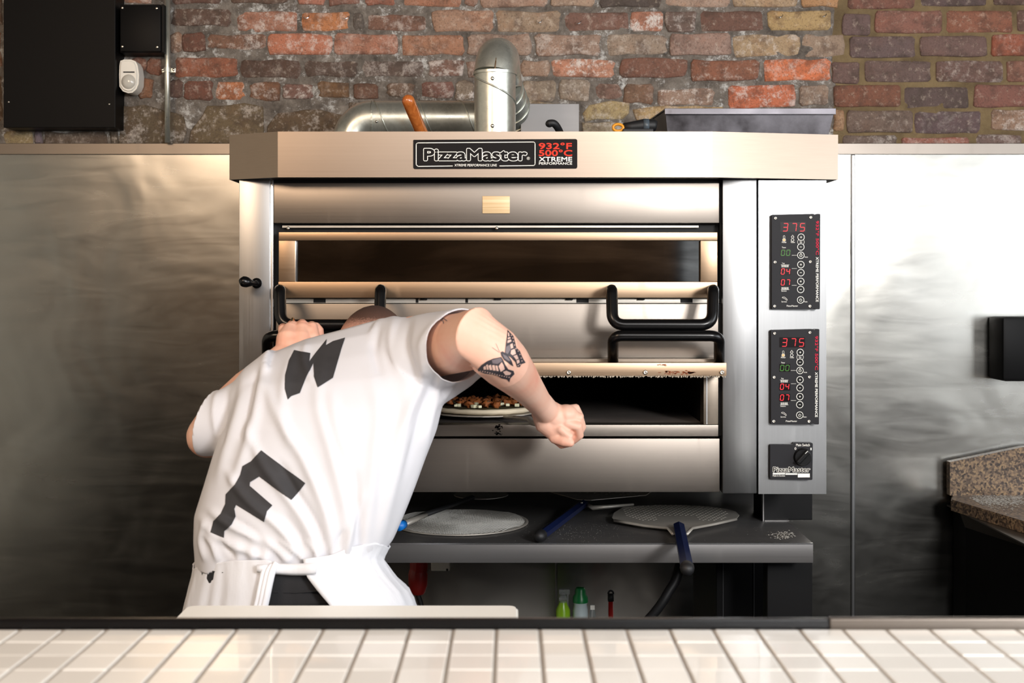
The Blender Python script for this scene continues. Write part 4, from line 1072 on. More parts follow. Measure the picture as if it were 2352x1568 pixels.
# ------------------------------------------------------------------ peels and screen
def perforated(outline, z, rows, sp=0.0105, rad=0.0030, th=0.0015, keep=None):
    """flat blade (world xy outline) with real round holes"""
    pts = [Vector((p[0], p[1])) for p in outline]; k = len(pts); edges = [(i, (i+1) % k) for i in range(k)]
    holes = []
    xs = [p.x for p in pts]; ys = [p.y for p in pts]
    poly = [(p.x, p.y) for p in pts]
    y = min(ys); r_ = 0
    while y < max(ys):
        x = min(xs)+(sp/2 if r_ % 2 else 0)
        while x < max(xs):
            if inside((x, y), poly) and (keep is None or keep(x, y)): holes.append((x, y))
            x += sp
        y += sp*0.95; r_ += 1
    for hx, hy in holes:
        s = len(pts)
        for j in range(7): pts.append(Vector((hx+rad*math.cos(2*PI*j/7), hy+rad*math.sin(2*PI*j/7))))
        edges += [(s+j, s+(j+1) % 7) for j in range(7)]
    vv, _, ff, *_ = delaunay_2d_cdt(pts, edges, [], 0, 1e-6)
    b = bmesh.new(); bv = [b.verts.new((v.x, v.y, z)) for v in vv]
    for f in ff:
        cx_ = sum(vv[i].x for i in f)/3; cy_ = sum(vv[i].y for i in f)/3
        if not inside((cx_, cy_), poly): continue
        if any((cx_-hx)**2+(cy_-hy)**2 < (rad*.8)**2 for hx, hy in holes): continue
        b.faces.new([bv[i] for i in f])
    bmesh.ops.recalc_face_normals(b, faces=b.faces)
    return b
def blade_obj(name, b, mat, parent, th=0.0015):
    o = obj(name, b, mat, parent); m = o.modifiers.new('s', 'SOLIDIFY'); m.thickness = th; m.offset = 0; return o
# right peel
zp = zs+0.012
ol = [(1406,1189),(1410,1178),(1431,1165),(1470,1161.5),(1509,1160),(1574,1160),(1625,1163),(1669,1169),(1690,1175),(1698,1183),(1691,1192),(1643,1203),(1590,1213),(1578,1226),(1545,1226),(1534,1213),(1480,1207),(1439,1200),(1411,1195)]
ow = [G(x, y, zp) for x, y in ol]
PR = thing('pizza_peel', G(1560, 1195, zp), 'round perforated pizza peel with navy handle hanging over the shelf edge', 'peel')
ymin_h = G(0, 1196, zp).y
blade_obj('blade', perforated(ow, zp, 0, 0.0135, 0.0031, keep=lambda x, y: y > G(0, 1195.5, zp).y+abs(x-G(1562, 1195, zp).x)*-0.05 and not (abs(x-G(1562, 1195, zp).x) < 0.05 and y < G(0, 1184, zp).y) and math.hypot((x-G(1553, 1180, zp).x)/.132, (y-G(0, 1176, zp).y)/.16) < 1), M['alu'], PR)
for pth in (((1411,1195),(1439,1200),(1480,1207),(1534,1213),(1545,1226)), ((1691,1192),(1643,1203),(1590,1213),(1578,1226))):
    b = B(); tube(b, [G(x, y, zp) for x, y in pth], 0.0035, 8); obj('folded_edge', b, M['alu'], PR, smooth=True)
h0 = G(1559, 1208, zp+.006); h1 = G(1578, 1303, zp-0.002)
b = B(); tube(b, [h0, h1], 0.0145, 6, squash=(0.8, 1)); obj('handle', b, M['navy'], PR)
b = B(); d_ = (h1-h0).normalized(); capsule(b, [h1, h1+d_*0.012], [.0152, .0145], 12); obj('end_cap', b, M['rubber'], PR, smooth=True)
# middle peel
zm = zs+0.004
PM = thing('pizza_peel', G(1345, 1160, zm), 'pizza peel with navy handle lying slanted, blade tucked under the oven', 'peel')
c0 = G(1352, 1139, zm)
dirv = (G(1342, 1158, zm)-G(1237, 1234, zm)); dirv.z = 0; dirv.normalize(); nrm = Vector((-dirv.y, dirv.x, 0))
nk = G(1342, 1158, zm)
ow = [nk+nrm*0.02, nk+dirv*.04+nrm*.06, nk+dirv*.12+nrm*.145, nk+dirv*.22+nrm*.15, nk+dirv*.31+nrm*.11, nk+dirv*.35, nk+dirv*.31-nrm*.11, nk+dirv*.22-nrm*.15, nk+dirv*.12-nrm*.145, nk+dirv*.04-nrm*.06, nk-nrm*.02]
ow = [Vector((p.x, p.y, zm+.012)) for p in ow]
blade_obj('blade', perforated(ow, zm+.012, 0, 0.02, 0.004, keep=lambda x, y: (Vector((x, y, 0))-Vector((nk.x, nk.y, 0))).dot(dirv) > .1), M['alu'], PM)
b = B(); tube(b, [G(1345, 1157, zm+.012), G(1362, 1166, zm+.012), G(1400, 1163, zm+.012), G(1455, 1158, zm+.012)], [.006, .006, .005, .003], 8); obj('folded_edge', b, M['alu'], PM, smooth=True)
m0 = G(1340, 1156, zm+.014); m1 = G(1243, 1229, zm+.012)
b = B(); tube(b, [m0, m1], 0.0135, 6, squash=(0.8, 1)); obj('handle', b, M['navy'], PM)
b = B(); d_ = (m1-m0).normalized(); capsule(b, [m1, m1+d_*0.012], [.0145, .0138], 12); obj('end_cap', b, M['rubber'], PM, smooth=True)
b = B(); ellipsoid(b, G(1336, 1154, zm+.03), (.004, .004, .003), 10, 6); obj('rivet', b, M['screw'], PM, smooth=True)
# pizza screen
zc_ = zs+0.004
c0 = G(1058, 1199, zc_); 
ca = G(1058, 1168, zc_); cb = G(1058, 1231, zc_); yc0 = (ca.y+cb.y)/2; Rs = (ca.y-cb.y)/2; xc0 = PX(1057, yc0); Rsx = 0.139*(D0+yc0)/D0
RR = (Rs+Rsx)/2
PS = thing('pizza_screen', (xc0, yc0, zs), 'round aluminium mesh pizza screen dusted with flour on the shelf', 'screen')
print('screen radii', Rs, Rsx)
b = B(); tube(b, [Vector((xc0+RR*math.cos(a), yc0+RR*math.sin(a), zc_)) for a in [2*PI*i/48 for i in range(49)]], 0.0045, 6, False, squash=(.4, 1.4)); obj('rim', b, M['alu'], PS, smooth=True)
b = B(); k = 24
for sgn in (1, -1):
    for i in range(-k, k+1):
        c = i/k*RR*1.0
        hl = math.sqrt(max(0, RR*RR-c*c))
        if hl < .01: continue
        an = sgn*0.95
        ux, uy = math.cos(an), math.sin(an); nx, ny = -uy, ux
        p0 = Vector((xc0+nx*c-ux*hl, yc0+ny*c-uy*hl, zc_)); p1 = Vector((xc0+nx*c+ux*hl, yc0+ny*c+uy*hl, zc_))
        tube(b, [p0, p0.lerp(p1, .33)+Vector((0, 0, .004)), p0.lerp(p1, .66)+Vector((0, 0, .004)), p1], 0.0011, 4, False)
o = obj('wire_mesh', b, M['flour_alu'], PS); o['kind'] = 'stuff'
b = B(); rf = random.Random(2)
for k in range(380):
    a = rf.uniform(0, 2*PI); r = abs(rf.gauss(0, .45))*RR
    if r > RR*.9: continue
    q = rf.uniform(.0008, .0028); c = Vector((xc0-.02+r*math.cos(a), yc0+.03+r*math.sin(a)*.8, zc_+.0045))
    if (c.x-xc0)**2+(c.y-yc0)**2 > (RR*.9)**2: continue
    b.faces.new([b.verts.new(c+Vector((q*math.cos(t)*rf.uniform(.6, 1.3), q*2*math.sin(t), 0))) for t in (0, 1, 2, 3, 4, 5)])
o = obj('flour_dust', b, M['flour'], PS); o['kind'] = 'stuff'
# turning peel over the screen
TP = thing('turning_peel', G(1080, 1145, zs+.03), 'small round turning peel with thin black and silver rod across the mesh screen', 'peel')
z_ = zs+0.03
ta = G(1100, 1137, zs+.01); 
b = B(); lathe(b, [(0.075, 0), (0.075, .0015)], G(1105, 1136, zs+.012), 28); obj('blade', b, M['alu'], TP)
s0 = G(1085, 1142, zs+.018); s1 = G(975, 1182, zs+.035); s2 = G(926, 1204, zs+.04)
b = B(); tube(b, [s0, s1], .0085, 10, squash=(.7, 1)); obj('rod', b, M['rubber'], TP, smooth=True)
b = B(); tube(b, [s1, s2], .009, 12, squash=(.7, 1)); obj('sleeve', b, M['alu'], TP, smooth=True)
d_ = (s2-s1).normalized()
b = B(); tube(b, [s2, s2+d_*.03], .011, 12); obj('collar', b, M['blue'], TP, smooth=True)
# peel and pizza inside the oven
zk = L0+0.012
PK = thing('held_peel', G(1150, 960, zk), 'steel pizza peel held in the right hand inside the lower oven chamber', 'peel')
ctr = G(1120, 945, zk); 
hand = P(1285, 975, -.22)
ow = []
cxk, cyk = G(1140, 950, zk).x, G(1140, 950, zk).y
nk = G(1222, 966, zk)
for i in range(20):
    a = 2*PI*i/20; ow.append((cxk-.03+.12*math.cos(a), cyk+.02+.10*math.sin(a)))
b = B(); prism(b, [Vector((x, y, zk)) for x, y in ow], (0, 0, .002)); obj('blade', b, M['alu'], PK)
b = B(); tube(b, [Vector((cxk+.02, cyk-.07, zk)), P(1205, 961, -.03), P(1216, 962, -.06), P(1222, 970, -.08), P(1246, 976, -.14)], [.004, .006, .007, .007, .007], 10); obj('neck', b, M['alu'], PK, smooth=True)
b = B(); capsule(b, [P(1248, 974, -.15), P(1300, 985, -.24)], [.012, .012], 14); obj('handle', b, M['rubber'], PK, smooth=True)
PZa = thing('pizza', Vector((cxk-.03, cyk+.05, zk+.004)), 'uncooked pizza topped with browned sausage pieces and cheese cubes in the oven', 'pizza')
pc_ = PZa.location; rp = 0.128
b = B(); lathe(b, [(rp*.9, 0), (rp, .004), (rp*1.0, .010), (rp*.94, .013), (rp*.85, .009), (rp*.2, .009)], pc_, 40); 
for v in b.verts: v.co += Vector((0, 0, .002*noise.noise(v.co*60)))
obj('crust', b, M['crust'], PZa, smooth=True)
b = B(); lathe(b, [(rp*.86, .009), (rp*.84, .0125), (rp*.2, .013)], pc_, 36)
for v in b.verts: v.co += Vector((0, 0, .003*noise.noise(v.co*90)))
obj('dark_leaf_layer', b, M['sauce'], PZa, smooth=True)
rf = random.Random(21)
def lump(bm, c, r, sq, rnd):
    m = bmesh.ops.create_icosphere(bm, subdivisions=2, radius=1, matrix=Matrix.Translation(c) @ Matrix.Diagonal((r, r, r*sq, 1)))
    for v in m['verts']: v.co += (v.co-c)*(1.1*noise.noise(v.co*190)-.1)
def topping(nm, mat, i, r0, r1):
    a = rf.uniform(0, 2*PI); r = math.sqrt(rf.random())*rp*.78
    c = pc_+Vector((r*math.cos(a), r*math.sin(a), .018)); b = B()
    if nm == 'cheese_cube':
        s = rf.uniform(r0, r1); box(b, -s, s, -s, s, -s*.7, s*.7, s*.25); b.transform(Matrix.Translation(c) @ Matrix.Rotation(rf.uniform(0, 3), 4, 'Z'))
        obj(nm, b, mat, PZa)
    else:
        lump(b, c+Vector((0, 0, .004)), rf.uniform(r0, r1), .8, rf); obj(nm, b, mat, PZa, smooth=True)
for i in range(34): topping('sausage_piece', M['sausage'], i, .007, .0125)
for i in range(46): topping('cheese_cube', M['cheese'], i, .0035, .006)

# ------------------------------------------------------------------ foreground: tiled ledge, rail, prep counter, board
zT = EYE-0.42; dF = 2.85*.42/.790; yF = dF-D0; pit = 0.0528; X0 = 0.0348
LG = bmesh.new()
box(LG, -2.2, 2.2, yF-8*pit, yF, 0.0, zT-0.0022); box(LG, -2.2, 2.2, yF, yF+0.02, 0.0, zT-0.003)
ledge = thing('tiled_ledge', (0, yF-.2, 0), 'foreground ledge clad in small square white tiles', 'ledge')
obj('core', LG, M['grout'], ledge)
b = B(); box(b, -2.2, 2.2, yF+0.0205, yF+0.024, 0.0, zT-0.06); obj('dark_back_sheet', b, M['black_cab'], ledge)  # black sheet added so the ledge back reflects dark in the steel
tb = bmesh.new(); w_ = pit-0.0042
box(tb, -w_/2, w_/2, -(pit-.0006)/2, (pit-.0006)/2, -0.006, 0.0, 0.0018, 2)
tme = bpy.data.meshes.new('tile'); tb.to_mesh(tme); tb.free(); tme.materials.append(M['tile'])
for p in tme.polygons: p.use_smooth = False
for j in range(8):
    for i in range(-19, 18):
        t = bpy.data.objects.new('tile', tme); t.parent = ledge
        t.location = Vector((X0+(i+.5)*pit, yF-0.002-(j+.5)*pit, zT+rb.uniform(-.0003, .0003)))-ledge.location
        t.rotation_euler = (rb.uniform(-.006, .006), rb.uniform(-.006, .006), 0)
        COL.objects.link(t)
yR = yF+0.006; dR = D0+yR; zR_ = EYE-.768*dR/D0
b = B(); box(b, -2.2, PX(1905, yR), yR, yR+0.012, zT-0.05, zR_, 0.003); obj('edge_rail', b, M['black_gloss'], ledge, angle=.6)
b = B(); box(b, PX(1905, yR)+.0005, 2.2, yR, yR+0.012, zT-0.05, zR_+.001, 0.003); o = obj('edge_rail', b, M['steel'], ledge, angle=.6); o['label'] = 'steel edge rail'
PC = thing('prep_counter', (0, -.9, 0), 'stainless prep counter behind the tiled ledge under the white board', 'counter')
b = B(); box(b, -1.6, 1.6, yF+0.03, -0.635, 0.86, 0.90, .003); obj('worktop', b, M['steel_counter'], PC)
b = B(); box(b, -1.58, 1.58, yF+0.05, -0.70, 0.10, 0.86); obj('cabinet', b, M['black_cab'], PC)
for x in (-1.5, -.5, .5, 1.5):
    b = B(); lathe(b, [(.02, 0), (.02, .1)], (x, -.95, 0), 12); obj('foot', b, M['rubber'], PC)
zw = 0.925
n_far = G(0, 1389, zw).y
bl = G(392, 1422, zw); 
pts2 = [Vector((PX(430, n_far), n_far, zw)), Vector((PX(1190, n_far), n_far, zw)), Vector((PX(1190, n_far), n_far-.25, zw)), Vector((PX(430, n_far), n_far-.25, zw))]
pp = round_path([pts2[3].lerp(pts2[2], .5)]+[pts2[2], pts2[1], pts2[0], pts2[3]]+[pts2[3].lerp(pts2[2], .5)], .022, 6)[:-1]
b = B(); prism(b, pp, (0, 0, -.0245))
bmesh.ops.bevel(b, geom=[e for e in b.edges if abs(e.verts[0].co.z-e.verts[1].co.z) < 1e-5], offset=.004, segments=3, affect='EDGES')
o = obj('chopping_board', b, simple('cream_polythene_board', (250, 248, 240), .5), None, angle=.6); tag(o, 'long cream-white plastic chopping board lying behind the tiled ledge', 'board')

# ------------------------------------------------------------------ the cook
def ang(dx, dz): return math.atan2(dz, dx)
PE = thing('person', Vector((PX(665, -.42), -.42, 0)), 'person with cropped hair in a white printed t-shirt and apron leaning into the oven', 'person')
def loft(bm, secs, seg=40, power=2.3, caps=True):
    """secs: (left point, right point, depth centre offset, half depth) - closed rings"""
    rings = []
    for (pl, pr, cy, hd) in secs:
        d1 = (D0+cy)/D0
        L = P(pl[0], pl[1], cy); R = P(pr[0], pr[1], cy); c = (L+R)/2; u = (R-L)/2
        ring = []
        for j in range(seg):
            a = 2*PI*j/seg; ca, sa = math.cos(a), math.sin(a)
            x = math.copysign(abs(ca)**(2/power), ca); y = math.copysign(abs(sa)**(2/power), sa)
            ring.append(bm.verts.new(c+u*x+Vector((0, y*hd, 0))))
        rings.append(ring)
    for i in range(len(rings)-1):
        for j in range(seg):
            bm.faces.new((rings[i][j], rings[i][(j+1) % seg], rings[i+1][(j+1) % seg], rings[i+1][j]))
    if caps: bm.faces.new(rings[0][::-1]); bm.faces.new(rings[-1])
    bmesh.ops.recalc_face_normals(bm, faces=bm.faces)
    return bm
TORSO = [((452,1330),(876,1330),-.42,.12), ((450,1290),(874,1284),-.42,.122), ((449,1240),(905,1240),-.42,.13), ((452,1180),(928,1186),-.42,.135),
         ((474,1110),(954,1120),-.42,.135), ((496,1035),(980,1050),-.415,.135), ((522,965),(1004,990),-.405,.135), ((540,920),(1020,920),-.39,.13),
         ((556,880),(1020,850),-.37,.12), ((590,845),(1000,785),-.34,.105), ((636,806),(975,738),-.31,.085), ((700,780),(905,726),-.285,.06)]
def shrunk(secs, f, fd):
    out = []
    for (l, r, cy, hd) in secs:
        cx, cy2 = (l[0]+r[0])/2, (l[1]+r[1])/2
        out.append(((cx+(l[0]-cx)*f, cy2+(l[1]-cy2)*f+6), (cx+(r[0]-cx)*f, cy2+(r[1]-cy2)*f+6), cy+.01, hd*fd))
    return out
# --- body: one continuous skin surface
b = B()
loft(b, shrunk(TORSO, .80, .74), 32)
for px in (590, 745):      # hips and legs down to the floor
    hip = P(px, 1345, -.40); kn_ = Vector((hip.x*1.02, -.36, .50)); ank = Vector((hip.x*1.05, -.43, .09))
    capsule(b, [hip, hip.lerp(kn_, .5), kn_, kn_.lerp(ank, .35), ank], [.088, .078, .056, .056, .038], 20)
    capsule(b, [Vector((ank.x, -.45, .045)), Vector((ank.x, -.32, .04)), Vector((ank.x, -.25, .032))], [.04, .042, .034], 16)
capsule(b, [P(590, 1330, -.41), P(745, 1330, -.41)], [.09, .09], 24)
# neck and head (leaning forward into the oven, seen from behind)
HC = P(853, 810, -.13)
capsule(b, [P(826, 850, -.27), P(842, 826, -.19)], [.066, .060], 24)
hr = Matrix.Rotation(math.radians(-28), 3, 'X')
hr = Matrix.Rotation(math.radians(8), 3, 'Y') @ hr
ellipsoid(b, HC, (.077, .096, .102), 32, 24, hr)
def HL(x, y, z): return HC+hr @ Vector((x, y, z))
capsule(b, [HL(0, .02, -.05), HL(0, .05, -.085), HL(0, .075, -.10)], [.062, .05, .034], 20)      # jaw
capsule(b, [HL(0, .085, .005), HL(0, .108, -.025), HL(0, .114, -.035)], [.010, .013, .015], 12)  # nose
capsule(b, [HL(-.02, .098, -.062), HL(.02, .098, -.062)], [.008, .008], 10); capsule(b, [HL(-.016, .096, -.072), HL(.016, .096, -.072)], [.008, .008], 10)
capsule(b, [HL(-.045, .072, .028), HL(0, .09, .026), HL(.045, .072, .028)], [.011, .012, .011], 12)
for s in (-1, 1):
    ellipsoid(b, HL(s*.081, -.004, -.012), (.009, .019, .031), 14, 10, hr)
# right arm
elb = P(1092, 766, -.60)
RA = [(P(955, 800, -.36), .066), (P(1016, 793, -.43), .059), (P(1066, 785, -.515), .0555), (elb, .0495), (P(1132, 806, -.565), .0500), (P(1160, 834, -.52), .0475), (P(1186, 862, -.45), .0405), (P(1213, 893, -.37), .0325), (P(1236, 922, -.30), .0272), (P(1254, 942, -.255), .0265)]
capsule(b, [p for p, r in RA], [r for p, r in RA], 28)

YH = -.235
capsule(b, [P(1252, 940, YH), P(1272, 956, YH), P(1290, 966, YH+.005)], [.0255, .029, .029], 20)
capsule(b, [P(1262, 962, YH), P(1284, 986, YH), P(1296, 992, YH)], [.024, .025, .021], 18)
capsule(b, [P(1248, 946, YH), P(1256, 972, YH), P(1276, 990, YH)], [.026, .026, .022], 18)
ellipsoid(b, P(1300, 952, YH), (.026, .026, .022), 16, 12)
FR = [[(1302,942,0),(1322,938,.012),(1331,957,.028),(1325,976,.03),(1306,980,.02)],
      [(1304,956,-.008),(1330,958,-.004),(1336,980,.012),(1328,998,.02),(1306,998,.012)],
      [(1302,972,-.016),(1328,979,-.016),(1331,999,-.004),(1318,1010,.006),(1296,1006,.0)],
      [(1288,986,-.02),(1308,1002,-.022),(1306,1018,-.012),(1290,1022,-.004),(1274,1010,.0)]]
RF = [.0108, .0110, .0105, .0094]
for ch, r in zip(FR, RF):
    capsule(b, [P(x, y, YH+dy) for x, y, dy in ch], [r*1.05, r, r*.95, r*.9, r*.82], 14)
capsule(b, [P(1256, 966, YH+.01), P(1262, 990, YH+.004), P(1274, 1007, YH-.010), P(1296, 1014, YH-.022), P(1310, 1017, YH-.026)], [.014, .0125, .0115, .0108, .0088], 14)
# left arm
LA = [(P(612, 905, -.36), .060), (P(560, 945, -.35), .056), (P(505, 985, -.335), .050), (P(478, 1002, -.325), .0435), (P(490, 985, -.30), .0445), (P(524, 945, -.28), .046), (P(575, 890, -.26), .041), (P(630, 838, -.225), .031), (P(662, 808, -.205), .0275), (P(668, 796, -.2), .028)]
capsule(b, [p for p, r in LA[:4]], [r for p, r in LA[:4]], 26); capsule(b, [p for p, r in LA[3:]], [r for p, r in LA[3:]], 26)
YL = -.165
capsule(b, [P(663, 800, -.2), P(664, 775, -.19), P(668, 758, -.175)], [.0285, .027, .018], 18)
capsule(b, [P(690, 800, -.2), P(692, 775, -.185), P(694, 758, -.175)], [.026, .025, .018], 18)
capsule(b, [P(672, 790, -.19), P(700, 782, -.18), P(712, 765, -.175)], [.024, .022, .018], 18)
for k, x in enumerate((650, 671, 694, 716)):
    y0 = (754, 746, 744, 749)[k]
    capsule(b, [P(x+4, y0+24, -.185), P(x+1, y0+2, -.168), P(x, y0-1, -.142), P(x, 758, -.108), P(x, 776, -.101), P(x+1, 787, -.112)], [.014, .0118, .0108, .010, .0096, .0085], 14)
capsule(b, [P(706, 800, -.19), P(724, 795, -.17), P(731, 786, -.145), P(733, 772, -.15), P(732, 757, -.152), P(726, 749, -.15)], [.017, .014, .012, .0115, .0108, .009], 14)
# the hands close round their bars: the remeshed skin is one surface
BME = apply_mods('body', b, [('REMESH', dict(mode='VOXEL', voxel_size=0.0026, use_smooth_shade=True)), ('SMOOTH', dict(factor=0.5, iterations=2))])
BODY = link_mesh('body', BME, M['skin'], None)
BODY.data.transform(Matrix.Translation(-PE.location)); BODY.parent = PE
for p in BODY.data.polygons: p.use_smooth = True
def bvh_of(o, off):
    co = [v.co+off for v in o.data.vertices]
    return BVHTree.FromPolygons(co, [tuple(p.vertices) for p in o.data.polygons])
bodyT = bvh_of(BODY, PE.location)
EYEV = Vector((0, -D0, EYE))
def on_surface(T, px, py, lift):
    d = (P(px, py, 0)-EYEV).normalized()
    h, nn, _, _ = T.ray_cast(EYEV, d)
    if h is None: return None
    if nn.dot(d) > 0: nn = -nn
    return h+nn*lift
def decal(name, polys, T, lift, mat, step, parent):
    b = B()
    for poly in polys:
        vv, ff = fill_poly(poly, step)
        vs = []
        for x, y in vv:
            h = on_surface(T, x, y, lift); vs.append(b.verts.new(h) if h is not None else None)
        for f in ff:
            q = [vs[i] for i in f]
            if all(v is not None for v in q):
                if max((q[0].co-q[1].co).length, (q[1].co-q[2].co).length, (q[0].co-q[2].co).length) < .06: b.faces.new(q)
    bmesh.ops.recalc_face_normals(b, faces=b.faces)
    return obj(name, b, mat, parent, smooth=True)
def line_poly(pts, w):
    out = []
    for (xa, ya), (xb, yb) in zip(pts, pts[1:]):
        L = math.hypot(xb-xa, yb-ya) or 1; nx, ny = -(yb-ya)/L*w/2, (xb-xa)/L*w/2
        out.append([(xa+nx, ya+ny), (xb+nx, yb+ny), (xb-nx, yb-ny), (xa-nx, ya-ny)])
    return out
# eyes, brows (they look into the oven)
for s in (-1, 1):
    b = B(); ellipsoid(b, HL(s*.03, .083, .008), (.011, .008, .008), 12, 8, hr); e = obj('eye', b, M['plastic_white'], BODY, smooth=True)
# hair: a cropped cap that follows the skull, longer on the crown
b = B()
bmesh.ops.create_uvsphere(b, u_segments=56, v_segments=36, radius=1)
for v in b.verts:
    p = v.co.copy(); k = 1.035+.006*noise.noise(p*14)
    v.co = HC+hr @ Vector((p.x*.077*k, p.y*.096*k, p.z*.102*k))
bmesh.ops.delete(b, geom=[v for v in b.verts if (hr.inverted() @ (v.co-HC)).z < -.052+max(0, (hr.inverted() @ (v.co-HC)).y)*1.35], context='VERTS')
HAIR = obj('hair', b, M['hair'], BODY, smooth=True)
# tattoos on the skin
cc = lambda L: [(900+x/4.126, 680+y/4.126) for x, y in L]
wingL = cc([(815,690),(850,650),(900,615),(960,590),(1035,575),(1052,600),(1075,650),(1100,690),(1150,705),(1160,735),(1122,775),(1113,812),(1090,785),(1040,775),(1000,750),(960,740),(880,730),(820,705)])
wingR = cc([(1095,320),(1120,350),(1150,380),(1165,430),(1178,490),(1210,520),(1230,570),(1245,600),(1265,630),(1225,642),(1210,670),(1185,670),(1168,620),(1120,575),(1070,540),(1078,460),(1088,390)])
body_ = cc([(1028,530),(1050,522),(1100,560),(1128,600),(1150,662),(1128,650),(1062,602),(1036,562)])
decal('butterfly_tattoo', [wingL, wingR, body_], bodyT, .0009, M['tattoo'], 3.0, BODY)
grey = [cc([(945,603),(1030,583),(1046,612),(1000,640),(955,635)]), cc([(1080,480),(1112,462),(1124,505),(1096,548),(1074,535)]), cc([(1046,545),(1090,570),(1120,610),(1110,615),(1066,588)])]
decal('tattoo_shading', grey, bodyT, .0012, M['tattoo_grey'], 3.0, BODY)
lt = [cc([(868,668),(886,655),(896,690),(872,692)]), cc([(893,650),(908,642),(918,692),(903,692)]), cc([(915,655),(938,645),(952,695),(928,695)]), cc([(948,652),(972,650),(985,700),(960,700)]), cc([(980,655),(1000,655),(1012,705),(992,704)]),
      cc([(1010,660),(1040,622),(1058,652),(1068,688),(1030,712)]), cc([(1050,712),(1082,700),(1128,722),(1118,740),(1075,745)]),
      cc([(1096,345),(1106,350),(1112,380),(1098,385)]), cc([(1094,395),(1116,390),(1124,402),(1094,412)]), cc([(1092,422),(1124,412),(1132,430),(1092,446)]),
      cc([(1116,460),(1140,447),(1148,490),(1126,500)]), cc([(1128,512),(1160,500),(1172,545),(1140,560),(1122,545)]), cc([(1148,566),(1180,553),(1196,590),(1172,600)]), cc([(1176,606),(1200,598),(1206,625),(1182,640)])]
for i in range(14):      # pale spots along the dark wing borders
    t = i/13
    x, y = 840+t*290, 706+70*math.sin(t*1.15)**1.3; lt.append(cc([(x-4, y-5), (x+6, y-6), (x+5, y+3), (x-4, y+4)]))
for x, y in ((1128,375),(1143,400),(1150,430),(1160,465),(1172,498),(1192,520),(1208,552),(1220,585),(1228,612),(1210,645),(1192,655)):
    lt.append(cc([(x-4, y-5), (x+4, y-5), (x+4, y+5), (x-4, y+5)]))
decal('tattoo_skin_gaps', lt, bodyT, .0013, M['tattoo_light'], 3.0, BODY)
ln = line_poly(cc([(1020,528),(985,448)]), .7)+line_poly(cc([(1016,532),(950,485)]), .7)
decal('tattoo_antennae', ln, bodyT, .0009, M['tattoo_grey'], 2.0, BODY)
ln = line_poly(cc([(440,200),(495,215),(526,238)]), 2.0)+line_poly(cc([(480,212),(494,262)]), 1.6)+line_poly(cc([(455,212),(478,240)]), 1.4)
decal('branch_tattoo', ln, bodyT, .0010, M['tattoo_grey'], 2.0, BODY)
# ring
b = B(); rc = P(671, 744, -.155); tube(b, [rc+Vector((.0135*math.sin(a)*0.15+0, .0135*math.cos(a), .0135*math.sin(a))) for a in [2*PI*i/20 for i in range(21)]], .0016, 6, False, squash=(1, 1.6)); obj('finger_ring', b, M['gold'], BODY, smooth=True)

# --- t-shirt
b = B()
loft(b, TORSO, 56)
# bridging volume of the right shoulder and sleeve (wide, short, opens towards the camera)
def sleeve_ring(c, n, up, ru, rw):
    n = n.normalized(); u = (up-n*up.dot(n)).normalized(); w = n.cross(u)
    return [c+u*math.cos(a)*ru+w*math.sin(a)*rw for a in (2*PI*j/32 for j in range(32))]
def ring_loft(bm, rings):
    vs = [[bm.verts.new(p) for p in r] for r in rings]; k = len(vs[0])
    for i in range(len(vs)-1):
        for j in range(k): bm.faces.new((vs[i][j], vs[i][(j+1) % k], vs[i+1][(j+1) % k], vs[i+1][j]))
    bm.faces.new(vs[0][::-1]); bm.faces.new(vs[-1])
    bmesh.ops.recalc_face_normals(bm, faces=bm.faces)
MC = P(1052, 792, -.475); MN = Vector((.62, -.74, -.12)).normalized(); UP = Vector((.08, 0, 1))
cR = [(P(880, 835, -.33), Vector((1, -.2, .1)), .092, .10), (P(945, 826, -.355), Vector((1, -.3, .05)), .087, .10), (P(990, 810, -.40), Vector((.85, -.55, 0)), .080, .090),
      (P(1025, 800, -.44), Vector((.7, -.68, -.08)), .075, .085), (MC, MN, .071, .078), (MC+MN*.035, MN, .068, .076)]
ring_loft(b, [sleeve_ring(c, n, UP, ru, rw) for c, n, ru, rw in cR])
# lower hanging part of that sleeve
HB = P(1098, 866, -.36)
capsule(b, [P(960, 880, -.37), P(1020, 872, -.375), P(1075, 858, -.37), P(1092, 852, -.37)], [.06, .045, .026, .018], 20)
# left sleeve
LC_ = P(489, 973, -.345); LN = Vector((-.95, .22, .20)).normalized()
cL = [(P(640, 895, -.35), Vector((-1, 0, -.2)), .085, .10), (P(590, 930, -.355), Vector((-1, 0, -.3)), .080, .09), (P(540, 957, -.35), Vector((-.95, 0, 0)), .073, .078),
      (LC_, LN, .067, .072), (LC_+LN*.035, LN, .066, .071)]
ring_loft(b, [sleeve_ring(c, n, Vector((0, 0, 1)), ru, rw) for c, n, ru, rw in cL])
SME = apply_mods('t_shirt', b, [('REMESH', dict(mode='VOXEL', voxel_size=0.0048, use_smooth_shade=True)), ('SMOOTH', dict(factor=0.5, iterations=9))])
co = np.empty(len(SME.vertices)*3); SME.vertices.foreach_get('co', co); co = co.reshape(-1, 3)
no = np.empty(len(SME.vertices)*3); SME.vertices.foreach_get('normal', no); no = no.reshape(-1, 3)
d = (D0+co[:, 1]); px = CX+co[:, 0]*2850/d; py = HY+(EYE-co[:, 2])*2850/d
face = np.clip(-no[:, 1]*1.4+.25, 0, 1)
